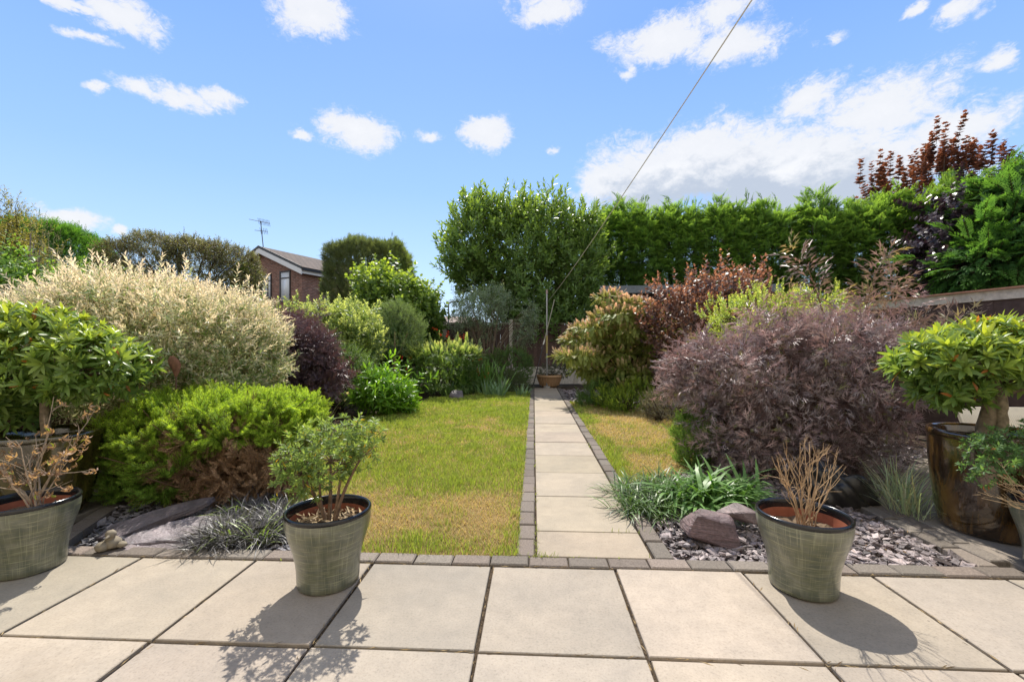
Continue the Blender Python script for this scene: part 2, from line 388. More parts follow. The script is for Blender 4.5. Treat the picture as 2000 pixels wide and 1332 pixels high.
def shoot(n, L, ll, a0, a1, arr, tm, sw=.0015, tip=.5, jit=.25, base=.12):
    """leafy shoot: arr 'alt' spiral, 'opp' opposite pairs, 'flat' two ranks, 'whorl' rosette at the tip"""
    s = Sp(); tms = tm if isinstance(tm, list) else [tm]
    for i in range(n):
        f = (i+.5)/n
        x = L*(base+(1-base)*f)
        azs = {'alt': [i*2.4], 'opp': [(i % 2)*1.57, (i % 2)*1.57+3.14], 'flat': [0, 3.14159], 'whorl': [i*2.4]}[arr]
        if arr == 'whorl': x = L*(.82+.18*f)
        for az in azs:
            az += U(-.35, .35)*(.4 if arr == 'flat' else 1); an = a0+(a1-a0)*f+U(-.18, .18)
            rad = np.array((0, math.cos(az), math.sin(az)))
            d = np.array((math.cos(an), 0, 0))+rad*math.sin(an)
            nr = np.array((1, 0, 0))*.9-d*.2 if arr != 'flat' else np.array((.1, 0, 1))
            nr = nr+np.array((U(-jit, jit), U(-jit, jit), U(-jit, jit)))
            s.put(random.choice(tms), (x, 0, 0), d, nr, ll*(1-tip*f**2)*U(.75, 1.15), f, random.random())
    if sw: s.stem((0, 0, 0), (L, 0, 0), sw, sw*.5)
    return s.done()
def spruce_sprig(dead=False):
    s = Sp(); tm = T_needle(.2)
    def finger(o, d, L, t0):
        d = unit(d); a = unit(np.cross(d, (.3, .2, .9))); b = np.cross(d, a); n = int(34*L/.5)
        for i in range(n):
            f = (i+.5)/n; th = i*2.4; rad = a*math.cos(th)+b*math.sin(th)
            k = .55+.5*f
            s.put(tm, np.asarray(o)+d*L*f, d*k*.8+rad*(1.2-k*.5), rad, (.17-.05*f)*U(.85, 1.15), t0+(1-t0)*f, random.random())
        s.stem(o, np.asarray(o)+d*L, .014, .008)
    finger((0, 0, 0), (1, 0, U(-.1, .1)), .95, .2)
    for x, y, l in ((.15, 1, .55), (.2, -1, .55), (.45, 1, .45), (.5, -1, .42)):
        finger((x, 0, 0), (1, y*.75, U(-.15, .15)), l*U(.85, 1.1), .35)
    return s.done()
def frond(n=9, w=.5, sub=3, droop=.3, lw=.2):
    """flat conifer spray, unit length"""
    s = Sp(); tm = T_needle(lw)
    for i in range(n):
        x = (i+.5)/n; z = -droop*x*x
        for sg in (1, -1):
            L = w*(1-x)**.8*(.35+min(1, x*3)*.65)*U(.75, 1.15)+.07
            d = unit((.8, sg*.75, -.1+U(-.12, .12)-droop*x)); o = np.array((x, 0, z))
            s.put(tm, o, d, (0, U(-.3, .3), 1), L, x, random.random())
            for k in range(sub):
                q = (k+1)/(sub+1)
                for h in (1, -1):
                    s.put(tm, o+d*L*q, unit(d+np.array((.75, -sg*.6*h, 0))*h*.9+np.array((.3, 0, 0))), (0, U(-.3, .3), 1), L*.5*(1-q*.6), min(1, x+.15*q), random.random())
    s.put(tm, (.93, 0, -droop*.86), (1, 0, -droop), (0, 0, 1), .2, 1, .5)
    s.stem((0, 0, 0), (.8, 0, -droop*.6), .012, .005)
    return s.done()
def elder_sprig(pairs=3, L=.14, ll=.1, slim=.09, lobes=3):
    """shoot with opposite pinnate leaves whose leaflets are cut into slivers"""
    s = Sp(); tm = T_leaf(slim, .02, .18)
    for i in range(pairs):
        f = (i+.6)/pairs; x = L*f
        for q in (0, 3.1416):
            az = (i % 2)*1.57+q+U(-.4, .4); rad = np.array((0, math.cos(az), math.sin(az)))
            an = 1.15-.7*f+U(-.15, .15); d = unit(np.array((math.cos(an), 0, 0))+rad*math.sin(an)); rl = ll*1.25*(1-.35*f)*U(.8, 1.15)
            nr = unit(np.array((1, 0, 0))-d*d[0]); side = np.cross(nr, d)
            for k, (g, sg) in enumerate(((.35, 1), (.35, -1), (.7, 1), (.7, -1), (1, 0))):
                o = np.array((x, 0, 0))+d*rl*g-nr*rl*.12*g*g
                dd = unit(d*(.75 if sg else 1)+side*sg*.8-nr*.25); sl = ll*(.62 if sg else .7)*U(.85, 1.15); r = random.random()
                s.put(tm, o, dd, nr, sl, f, r)
                for h in range(1, lobes):
                    sd2 = np.cross(nr, dd)
                    for w in (1, -1):
                        s.put(tm, o+dd*sl*.28*h, unit(dd+sd2*w*.7), nr, sl*.48, f, r)
            s.stem((x, 0, 0), np.array((x, 0, 0))+d*rl, .0012, .0008)
    s.stem((0, 0, 0), (L, 0, 0), .002, .001)
    return s.done()
def inst(mb, sps, pts, dirs, sc, pal, roll=math.pi, hint=(0, 0, 1), tipw=None):
    """copies of sprigs merged into mb; pal(T, R, I, pts, tipw) gives the colour of every leaf"""
    pts, dirs = np.asarray(pts, float).reshape(-1, 3), unit(dirs).reshape(-1, 3); n = len(pts)
    sc = np.broadcast_to(np.asarray(sc, float), (n,)); which = rng.integers(0, len(sps), n)
    H = np.asarray(hint, float)+rng.normal(0, .12, (n, 3)); Z = H-dirs*(H*dirs).sum(1, keepdims=True)
    Z = unit(Z); Y = np.cross(Z, dirs); ph = rng.uniform(-roll, roll, n)[:, None]
    Z2 = Z*np.cos(ph)+Y*np.sin(ph); Y2 = np.cross(Z2, dirs)
    tw = np.ones(n) if tipw is None else np.asarray(tipw)
    I = rng.random(n)
    for k, s in enumerate(sps):
        m = np.where(which == k)[0]
        if not len(m): continue
        V = s.V[None]*sc[m][:, None, None]
        W = pts[m][:, None]+V[:, :, 0:1]*dirs[m][:, None]+V[:, :, 1:2]*Y2[m][:, None]+V[:, :, 2:3]*Z2[m][:, None]
        nv = len(s.V); Fc = (s.F[None]+(np.arange(len(m))*nv)[:, None, None]).reshape(-1, 4)
        Rl = np.where(s.R < 0, -1, (s.R[None]+I[m][:, None]*7.13) % 1.0)
        c = pal(np.broadcast_to(s.T, (len(m), nv)), Rl, np.broadcast_to(I[m][:, None], (len(m), nv)), W, np.broadcast_to(tw[m][:, None], (len(m), nv)))
        mb.add(W.reshape(-1, 3), Fc, c.reshape(-1, 3))
def pal(cols, tip=None, t0=.6, t1=1.0, stem=(.09, .055, .03), jit=.22, odd=None, oddp=.0):
    gain = 2.0 if max(map(max, cols)) < .3 else 1.3
    cols = np.array(cols, float); k = len(cols)
    cols = (cols**.72*1.0 if gain > 1.5 else cols*gain); tip = None if tip is None else np.minimum(np.array(tip, float)**.9*1.2, .95)
    def fn(T, Rl, I, W, tw):
        r = np.clip(Rl, 0, .999)*(k-1); i = np.minimum(r.astype(int), max(k-2, 0)); f = (r-i)[..., None]
        c = cols[i]*(1-f)+cols[np.minimum(i+1, k-1)]*f
        if tip is not None:
            w = np.clip((T-t0)/(t1-t0), 0, 1)*tw*(.6+.4*((Rl*13.7) % 1)); w = np.clip(w, 0, 1)[..., None]
            c = c*(1-w)+np.array(tip)*w
        if odd is not None:
            h = (((Rl*57.3+I*31.7) % 1) < oddp)[..., None]; c = np.where(h, np.array(odd), c)
        c = c*(1+jit*(2*((Rl*91.7) % 1)-1)*.6+jit*(2*I-1)*.6)[..., None]
        return np.where((Rl < 0)[..., None], np.array(stem), c)
    return fn
def crown(lobes, n, depth=.3, lump=.1, zmin=.03, keep=.72, lf=3.0, sq=1.0):
    """points and outward normals through the outer part of a union of ellipsoids"""
    lobes = np.array(lobes, float); ar = (lobes[:, 3]*lobes[:, 4]+lobes[:, 4]*lobes[:, 5]+lobes[:, 3]*lobes[:, 5]); ar /= ar.sum()
    out = []; nr = []; got = 0; tries = 0
    while got < n and tries < 40:
        tries += 1; m = n*2; k = rng.choice(len(lobes), m, p=ar); d = unit(rng.normal(size=(m, 3))); r = lobes[k, 3:]; dn_ = d
        if sq < 1:
            e_ = 2/sq; d = rng.uniform(-1, 1, (m, 3)); ax = rng.integers(0, 3, m); d[np.arange(m), ax] = np.sign(d[np.arange(m), ax])
            d = d*((np.abs(d)**e_).sum(1)**(-1/e_))[:, None]; dn_ = np.sign(d)*np.abs(d)**(e_-1)
        lum = 1+lump*(np.sin(d[:, 0]*lf*2.1+k*1.7)*np.sin(d[:, 1]*lf*1.7+k)+.7*np.sin(d[:, 2]*lf*3.1+d[:, 0]*lf*2+k*.7))
        q = lobes[k, :3]+d*r*(lum*(1-depth*rng.random(m)**1.6))[:, None]
        ok = q[:, 2] > zmin
        for j in range(len(lobes)):
            e = ((q-lobes[j, :3])/lobes[j, 3:]); ok &= (k == j) | ((e*e).sum(1) > keep*keep)
        q, nn = q[ok], unit(dn_/r)[ok]; out.append(q); nr.append(nn); got += len(q)
    return np.concatenate(out)[:n], np.concatenate(nr)[:n]
def limbs(mb, base, tips, r0, r1, c, rise=.5, jitter=.04, n=6, sides=5):
    base = np.asarray(base, float)
    for t in tips:
        b = base+np.array((U(-1, 1)*jitter, U(-1, 1)*jitter, 0)); m = b+(t-b)*np.array((.3, .3, rise+.25))+np.array((U(-1, 1), U(-1, 1), 0))*.08*np.linalg.norm(t-b)
        tube(mb, bez(b, m, t, n), np.linspace(r0*U(.7, 1), r1, n), sides, c, False)
def Lb(u, v, d, ru, rv, rd=None):
    p = P(u, v, d); rx = ru/F*d; return (*p, rx, rd if rd else rx, rv/F*d)
def shrub(name, label, cat, lobes, n, sps, pl, sc, mt, base=None, mix=(.8, .45, .45), depth=.35, lump=.1, tipf=None, nb=24, br=(.014, .003), bc=(.06, .04, .028),
          roll=math.pi, group=None, zmin=.03, extra=None, rise=.5, hint=(0, 0, 1), part='foliage', keep=.72, bjit=.05, inset=.42, sq=1.0, spur=.07):
    lob = np.array(lobes)
    if base is None: base = (lob[:, 0].mean(), lob[:, 1].mean(), 0)
    t = thing(name, label, cat, base, group)
    p, nr = crown(lobes, n, depth, lump, zmin, keep, sq=sq)
    d = nr*mix[0]+np.array((0, 0, mix[1]))+rng.normal(0, mix[2], p.shape)
    zr = (p[:, 2]-p[:, 2].min())/(np.ptp(p[:, 2])+1e-6)
    tw = tipf(p, nr, zr) if tipf else None
    ss = rng.uniform(sc[0], sc[1], len(p)); ml = max(q.V[:, 0].max() for q in sps)
    sp_ = rng.random(len(p)) < spur*(nr[:, 2] > -.2); ins_ = np.where(sp_, -rng.uniform(.1, .6, len(p)), inset*rng.uniform(.5, 1.3, len(p))); d[sp_] += (0, 0, .7)
    p = p-unit(d)*(ss*ml*ins_)[:, None]; p[:, 2] = np.maximum(p[:, 2], .02)
    mb = MB(); inst(mb, sps, p, d, ss, pl, roll, hint, tw)
    if extra: extra(mb)
    mb.build(part, M[mt], t)
    if nb:
        b = MB(); limbs(b, base, p[rng.choice(len(p), nb, False)], br[0], br[1], bc, rise, bjit); b.build('branch', M['bark'], t)
    return t

# ================================================================== THE SETTING
def sheet(name, poly, z, m, kind='structure'):
    bm = bmesh.new(); bm.faces.new([bm.verts.new((x, y, z)) for x, y in poly]); me = bpy.data.meshes.new(name); bm.to_mesh(me); bm.free()
    return tag(link(name, me, m), kind=kind)
sheet('ground', [(-400, -60), (400, -60), (400, 700), (-400, 700)], -.045, M['ground'])
sheet('patio_joint_sand', [(-6, -1.9), (6, -1.9), (6, 2.29), (-6, 2.29)], -.014, M['ground'])
SLABC = np.array((.325, .281, .23))
def jc(a=.12): return SLABC*(1+U(-a, a))*np.array((1+U(-.025, .02), 1, 1+U(-.03, .03)))
mb = MB()
XJ = [-.207+.6125*k for k in range(-9, 10)]; YJ = [2.186, 1.563, .945, .327, -.29, -.91, -1.53]
for i in range(len(XJ)-1):
    for j in range(len(YJ)-1):
        g = U(.005, .0095); z = U(-.003, .003)
        box(mb, (XJ[i]+g, YJ[j+1]+g, -.05), (XJ[i+1]-g, YJ[j]-g, z), jc(), .003)
tag(mb.build('patio', M['slab']), kind='structure')
mb = MB()
y = 2.292; ys = [y, 2.612]
while ys[-1] < 11.6: ys.append(ys[-1]+.612)
for a, b in zip(ys, ys[1:]): box(mb, (.02, a+.005, -.05), (.617, b-.005, U(-.002, .003)), jc(.06)*np.array((1, .98, .93)), .003)
box(mb, (.95, 9.6, -.05), (1.55, 10.15, .03), jc()*.8, .004)
tag(mb.build('path', M['slab']), kind='structure')
sheet('path_joint_sand', [(-.1, 2.292), (.74, 2.292), (.74, 12.1), (-.1, 12.1)], -.016, M['ground'])
mb = MB()
def settc(): return np.array((.18, .152, .128))*(1+U(-.22, .22))*np.array((1+U(-.04, .05), 1, 1))
x = -2.6
while x < 2.3:
    w = .2*U(.97, 1.03); box(mb, (x+.003, 2.192, -.06), (x+w-.003, 2.286, U(.002, .008)), settc(), .006); x += w
for x0, yend in ((-.088, 11.6), (.632, 11.6)):
    y = 2.295
    while y < yend:
        w = .2*U(.97, 1.03); k = U(-.004, .004)
        box(mb, (x0+k, y+.003, -.06), (x0+.096+k, y+w-.003, U(.0, .01)), settc()*.85, .006); y += w
y = 2.3
while y < 4.6:
    w = .2*U(.97, 1.03)
    for q in range(2): box(mb, (2.24+q*.103, y+.003+q*.05, -.06), (2.337+q*.103, y+w-.003+q*.05, U(.0, .01)), settc(), .006)
    y += w
for k in range(8):
    a = np.array((-2.62, 2.3)); d = np.array((-.4, .92)); p = a+d*k*.205; n = np.array((-.92, -.4))*.1
    for (e, f) in ((0, 0),):
        obox(mb, (*p, -.06), (*(d*.198), 0), (*n, 0), (0, 0, .062), settc()*.9)
tag(mb.build('kerb', M['sett']), kind='structure')
# worn paving beside the beds where the big pots stand
mb = MB()
for (x0, x1) in ((2.45, 3.35), (3.36, 4.3), (4.31, 5.2)):
    for j in range(4): box(mb, (x0, 2.30+j*.62, -.05), (x1-.006, 2.30+j*.62+.612, U(-.004, .002)), jc(.1)*.72, .004)
for (x0, x1) in ((-4.6, -3.66), (-3.65, -2.98)):
    for j in range(3): box(mb, (x0, 2.30+j*.62, -.05), (x1-.006, 2.30+j*.62+.612, U(-.006, .0)), jc(.1)*.75, .004)
tag(mb.build('side_paving', M['slab']), kind='structure')

LAWN_L = [(-.095, 2.292), (-.95, 2.292), (-1.55, 2.75), (-1.95, 3.3), (-2.45, 5), (-2.6, 6.7), (-2.3, 7.8), (-2.2, 9.0), (-1.3, 10.1), (-.6, 10.5), (-.095, 10.6)]
LAWN_R = [(.735, 3.55), (1.35, 3.9), (1.75, 4.7), (2.1, 5.8), (2.15, 6.9), (1.6, 8.0), (1.1, 8.7), (.735, 8.7)]
sheet('lawn', LAWN_L, -.008, M['turf']); sheet('lawn', LAWN_R, -.008, M['turf'])
def grass(name, poly, dens, dry, label):
    poly = [(px+(.014 if px == -.095 else -.012 if px == .735 else 0), py-(.009 if py == 2.292 else 0)) for px, py in poly]; P_ = np.array(poly); lo, hi = P_.min(0), P_.max(0); n = int(dens*np.prod(hi-lo))
    x, y = rng.uniform(lo[0]-.03, hi[0]+.03, n), rng.uniform(lo[1], hi[1], n)
    dist = np.hypot(x, y); k = inpoly(x, y, [tuple(p) for p in poly]) & (rng.random(n) < np.clip((4.2/dist)**1.25, .12, 1)); x, y, dist = x[k], y[k], dist[k]
    t = .62*vnoise(x+9, y+9, 1.1, 1)+.3*vnoise(x+5, y+5, 3.2, 2)+.22*vnoise(x, y, 9, 3)+rng.normal(0, .09, len(x))
    t += dry(x, y); g = np.clip((t-.335)/.26, 0, 1)[:, None]            # 1 = green, 0 = straw
    straw = np.array((.60, .465, .235))*rng.uniform(.75, 1.15, (len(x), 1)); green = np.array((.34, .43, .08))*rng.uniform(.6, 1.3, (len(x), 1))
    gs = (rng.random(len(x)) < g[:, 0]*.9+.06)[:, None]; c = np.where(gs, green*(.75+.25*g)+straw*.25*(1-g), straw)
    tuft = (vnoise(x, y, 6, 5) > .72) & gs[:, 0]
    h = (.018+.014*rng.random(len(x))+.012*g[:, 0])*np.where(tuft, 1.5, 1)*np.clip(dist/5, 1, 1.5)
    w = .0035*np.clip(dist/3.2, 1, 3.2)
    th = rng.uniform(0, 6.283, len(x)); ln = rng.uniform(.1, .9, len(x))+.5*(1-gs[:, 0])
    dx, dy = np.cos(th), np.sin(th); o = np.stack([x, y, np.full(len(x), -.012)], 1)
    side = np.stack([-dy, dx, 0*dx], 1)*(w/2)[:, None]; lean = np.stack([dx, dy, 0*dx], 1)*(ln*h)[:, None]; up = np.stack([0*h, 0*h, h], 1)
    V = np.stack([o-side, o+side, o+lean*.35+up*.6+side*.8, o+lean*.35+up*.6-side*.8, o+lean+up], 1)
    b = np.arange(len(x))[:, None]*5
    m = MB(); m.add(V.reshape(-1, 3), b+np.array((0, 1, 2, 3)), np.repeat(c, 5, 0)); ft = b+np.array((3, 2, 4))
    m.f.append(np.concatenate([ft, -np.ones((len(ft), 1), int)], 1))
    return tag(m.build(name, M['grass']), label, 'grass', kind='stuff')
grass('grass', LAWN_L, 9000, lambda x, y: np.where(y > 4.2, .07*np.clip((y-4.2)/3, 0, 1.3), 0)-.16*np.exp(-((x+.9)**2/.5+(y-3.1)**2/1.0))+.18*np.exp(-((y-2.3)/.22)**2)+.12*np.exp(-((x+.1)/.2)**2), 'patchy half dried lawn left of the path')
grass('grass', LAWN_R, 9000, lambda x, y: -.34+.3*np.exp(-((x-.75)/.16)**2)+.12*np.clip(y-7.6, 0, 1), 'straw dry lawn right of the path')

def chips(poly, n, smin, smax, cols, z0, label, far=3.0):
    P_ = np.array(poly); lo, hi = P_.min(0), P_.max(0); x, y = rng.uniform(lo[0], hi[0], n*2), rng.uniform(lo[1], hi[1], n*2)
    k = inpoly(x, y, [tuple(p) for p in poly]); x, y = x[k], y[k]
    sps = []
    for i in range(7):
        s = Sp(); a = np.sort(rng.uniform(0, 6.28, 4)+0); a = np.arange(4)*1.57+rng.uniform(-.5, .5, 4); r = rng.uniform(.35, .62, 4)
        r[::2] *= .65; th = rng.uniform(.05, .13)
        b = np.stack([np.cos(a)*r, np.sin(a)*r, 0*a], 1); tp = b*rng.uniform(.75, .95)+np.array((0, 0, th))+rng.uniform(-.03, .03, (4, 3))
        s.V.append(np.concatenate([b, tp])); s.F.append(np.array(BOXF)); s.T.append(np.ones(8)); s.R.append(np.full(8, .5)); s.n = 8; sps.append(s.done())
    z = z0+rng.random(len(x))**2*.035; a = rng.uniform(0, 6.28, len(x))
    mb = MB(); d = np.stack([np.cos(a), np.sin(a), rng.normal(0, .3, len(x))], 1)
    inst(mb, sps, np.stack([x, y, z], 1), d, rng.uniform(smin, smax, len(x))*(1+1.2*rng.random(len(x))**5), pal(cols, jit=.6), roll=.5)
    return tag(mb.build('slate_chippings', M['slate']), label, 'stone chippings', kind='stuff')
BED_R = [(.75, 2.3), (2.22, 2.3), (2.22, 5.2), (1.9, 4.9), (1.55, 4.1), (.75, 3.5)]
SL = [(.17, .138, .138), (.24, .2, .195), (.125, .108, .112), (.32, .27, .26)]
chips(BED_R, 5200, .03, .06, SL, -.04, 'plum grey slate chippings around the rocks right of the path')
chips([(2.46, 3.3), (4.2, 4.8), (3.2, 6.5), (2.3, 5.2), (2.46, 4.0)], 2600, .03, .06, SL, -.01, 'slate chippings behind the purple shrub')
chips([(-2.55, 2.3), (-1.0, 2.3), (-1.6, 2.85), (-2.0, 3.4), (-3.2, 3.4)], 2300, .03, .055, [(.065, .062, .067), (.11, .10, .11), (.045, .043, .048)], -.04, 'grey slate chippings under the black grass')
chips([(.74, 8.8), (2.2, 8.2), (2.2, 11.5), (.74, 11.5)], 900, .04, .07, SL, -.03, 'slate chippings beside the far end of the path')
def debris(poly, n, label, cols=[(.22, .14, .07), (.11, .07, .04), (.3, .2, .1)]):
    P_ = np.array(poly); lo, hi = P_.min(0), P_.max(0); x, y = rng.uniform(lo[0], hi[0], n), rng.uniform(lo[1], hi[1], n); k = inpoly(x, y, [tuple(p) for p in poly]); x, y = x[k], y[k]
    s = Sp(); s.put(T_needle(.22), (0, 0, 0), (1, 0, 0), (0, 0, 1), 1, 0, .5); a = rng.uniform(0, 6.28, len(x)); mb = MB()
    inst(mb, [s.done()], np.stack([x, y, rng.uniform(-.035, .0, len(x))], 1), np.stack([np.cos(a), np.sin(a), rng.normal(0, .2, len(x))], 1), rng.uniform(.02, .06, len(x)), pal(cols, jit=.4), .6)
    return tag(mb.build('leaf_litter', M['soilm']), label, 'leaf litter', kind='stuff')
debris([(-4.6, 3), (-1.9, 3.2), (-2.5, 5), (-2.65, 7), (-2.3, 9), (-.6, 10.6), (-.1, 12.7), (-4.6, 12.7)], 9000, 'brown dead leaves on the soil of the left border')
debris([(.75, 2.35), (2.2, 2.35), (2.4, 5), (5, 6), (5, 12), (1, 11), (2.2, 7), (1.7, 4.5)], 6000, 'brown dead leaves in the right border')
def joint_grass():
    mb = MB(); o = []
    for (cx, cy, sx, sy, n) in ((.05, 2.297, .05, .004, 50), (.016, 2.5, .003, .25, 60), (.3, 2.297, .2, .003, 14), (.62, 4.9, .004, .1, 24), (.625, 3.2, .004, .5, 40), (.5, 2.612, .1, .003, 16), (.015, 5, .003, 1.5, 60), (-1.0, 2.19, .3, .004, 14), (.66, 7.7, .05, .12, 70)):
        o.append(np.stack([cx+rng.normal(0, sx, n), cy+rng.normal(0, sy, n), np.full(n, -.012)], 1))
    o = np.concatenate(o); o = o[(o[:, 1] > 2.289) | (o[:, 0] < -.2)]; a = rng.uniform(0, 6.28, len(o)); q = Sp(); q.put(T_blade(.1, .4, 3), (0, 0, 0), (1, 0, 0), (0, 0, 1), 1, .5, .5)
    inst(mb, [q.done()], o, np.stack([np.cos(a)*.5, np.sin(a)*.5, 1+0*a], 1), rng.uniform(.018, .05, len(o)), pal([(.14, .2, .03), (.26, .28, .07)]), .4); return tag(mb.build('grass', M['grass']), 'thin grass blades growing in the path joints', 'grass', kind='stuff')
joint_grass()
# straw and moss crumbs caught in the patio joints
mb = MB(); pp, dd = [], []
for xj in XJ:
    for q in range(42): pp.append((xj+rng.normal(0, .006), rng.uniform(.9, 2.18), -.006+rng.random()*.006)); dd.append((rng.normal(0, .35), 1, rng.normal(0, .1)))
for yj in YJ[:3]:
    for q in range(420): pp.append((rng.uniform(-4, 4), yj+rng.normal(0, .007), -.006+rng.random()*.007)); dd.append((1, rng.normal(0, .35), rng.normal(0, .1)))
s = Sp(); s.put(T_needle(.09), (0, 0, 0), (1, 0, 0), (0, 0, 1), 1, 0, .5)
inst(mb, [s.done()], pp, dd, rng.uniform(.012, .05, len(pp)), pal([(.3, .22, .11), (.09, .06, .035), (.4, .3, .16)], jit=.3), 1)
tag(mb.build('joint_debris', M['soilm']), 'straw and crumbs caught in the patio joints', 'debris', kind='stuff')

# rear wall of the house the photo is taken from (seen only mirrored in the glazed pots)
mb = MB(); box(mb, (-7, -2.35, -.04), (7, -2.1, 5.2), W3); hw = tag(mb.build('house_wall', M['render']), kind='structure')

# ------------------------------------------------------------------ fences
FEN = np.array((.11, .07, .058))
def fence_run(name, label, a, b, h, board, gravel, cap=None, posts=True, col=FEN, face=1):
    a, b = np.array(a, float), np.array(b, float); L = np.linalg.norm(b-a); d = (b-a)/L; n = np.array((-d[1], d[0]))*face
    t = thing(name, label, 'fence', (*a, 0)); step = 1.95; k = 0; s = 0
    while s < L-.05:
        e = min(s+step, L); p0 = a+d*(s+.06); p1 = a+d*(e-.06 if e < L else e); w = np.linalg.norm(p1-p0)
        mb = MB(); m = max(1, round(w/board)); bw = w/m; g0 = gravel
        for i in range(m):
            q = p0+d*bw*i; off = .012*(i % 2)
            obox(mb, (*(q+n*off), g0), (*(d*(bw-.003)), 0), (*(n*.014), 0), (0, 0, h-g0+U(-.004, .004)), col*(1+U(-.25, .25)))
        obox(mb, (*(p0-n*.02), g0+.3), (*(d*w), 0), (*(n*.016), 0), (0, 0, .07), col); obox(mb, (*(p0-n*.02), h-.3), (*(d*w), 0), (*(n*.016), 0), (0, 0, .07), col)
        if cap is not None: obox(mb, (*(p0-n*.03), h+.008), (*(d*w), 0), (*(n*.075), 0), (0, 0, .035), np.array((.3, .26, .22)))
        mb.build('fence_panel', M['timber'], t)
        if gravel > .05:
            mb = MB(); q = p0-n*.005
            for r in range(2): obox(mb, (*q, r*gravel/2), (*(d*w), 0), (*(n*.045), 0), (0, 0, gravel/2-.006), np.array((.72, .66, .57))*U(.85, 1.05))
            mb.build('gravel_board', M['concrete'], t)
        if posts:
            mb = MB(); q = a+d*(s-.05)-n*.045; obox(mb, (*q, 0), (*(d*.1), 0), (*(n*.1), 0), (0, 0, h+.14), np.array((.62, .57, .48))*U(.9, 1.05)); mb.build('post', M['concrete'], t)
        s = e; k += 1
    return t
pB0, pB1 = P(868, 700, 12.75)[:2], P(1350, 700, 13.4)[:2]
dB = (pB1-pB0)/np.linalg.norm(pB1-pB0)
fence_run('back_fence', 'dark brown boarded fence with concrete posts across the garden end', pB0-dB*5.85, pB1, 1.78, .12, .52, cap=1, face=-1)
fence_run('side_fence', 'low dark boarded fence behind the olive glazed pot', (-4.75, 1.2), (-4.75, 12.2), 1.4, .11, .08, face=-1)
# tall boarded fence on the right, with a pale weathered capping board that slopes gently
def right_fence():
    a, b = P(2120, 700, 4.1)[:2], P(1560, 700, 7.2)[:2]; a = a-(b-a)/np.linalg.norm(b-a)*4.5; L = np.linalg.norm(b-a); d = (b-a)/L; n = np.array((-d[1], d[0]))
    t = thing('side_fence', 'brown boarded fence with pale weathered capping behind the right pots', 'fence', (*a, 0)); h = 1.68
    mb = MB(); m = int(L/.145)
    for i in range(m):
        q = a+d*(L/m*i); obox(mb, (*(q), .0), (*(d*(L/m)), 0), (*(n*(.014+.003*(i % 2))), 0), (0, 0, h), np.array((.075, .05, .046))*(1+U(-.25, .2)))
    mb.build('fence_panel', M['timber'], t)
    mb = MB(); obox(mb, (*(a+n*.019), h-.07), (*(d*L), 0), (*(n*.018), 0), (0, 0, .105), (.5, .45, .4)); mb.build('capping_board', M['timber'], t)
    mb = MB(); obox(mb, (*(a-n*.08), h+.037), (*(d*L), 0), (*(n*.15), 0), (0, 0, .018), (.42, .22, .15)); mb.build('felt_strip', M['concrete'], t)
right_fence()

# ------------------------------------------------------------------ outbuilding behind the fence
def outbuilding():
    c = P(1183, 600, 12.25); c[2] = 0; t = thing('outbuilding', 'dark timber outbuilding with flat grey felt roof behind the pink maple', 'shed', c)
    a = c[:2]; dx = np.array((math.cos(-.22), math.sin(-.22))); dy = np.array((-dx[1], dx[0])); W, D, h = 4.2, 2.6, 2.62
    # gable-like sloping front: roof falls to the right
    mb = MB()
    for i in range(30):
        q = a+dx*(W/30*i); obox(mb, (*q, 0), (*(dx*(W/30-.004)), 0), (*(dy*.02), 0), (0, 0, h-.1*i/30), np.array((.045, .03, .026))*(1+U(-.2, .2)))
    for i in range(18):
        q = a+dy*(D/18*i+.022); obox(mb, (*q, 0), (*(dx*.02), 0), (*(dy*(D/18-.004)), 0), (0, 0, h-.06), np.array((.045, .03, .026))*(1+U(-.2, .2)))
    mb.build('wall', M['timber'], t)
    mb = MB(); o = a-dx*.15-dy*.18
    v = [(*o, h-.02), (*(o+dx*(W+.3)), h-.13), (*(o+dx*(W+.3)+dy*(D+.4)), h-.13), (*(o+dy*(D+.4)), h-.02)]; v += [(x, y, z+.2) for x, y, z in v]
    mb.add(v, BOXF, (.17, .19, .21)); mb.build('roof', M['concrete'], t)
outbuilding()

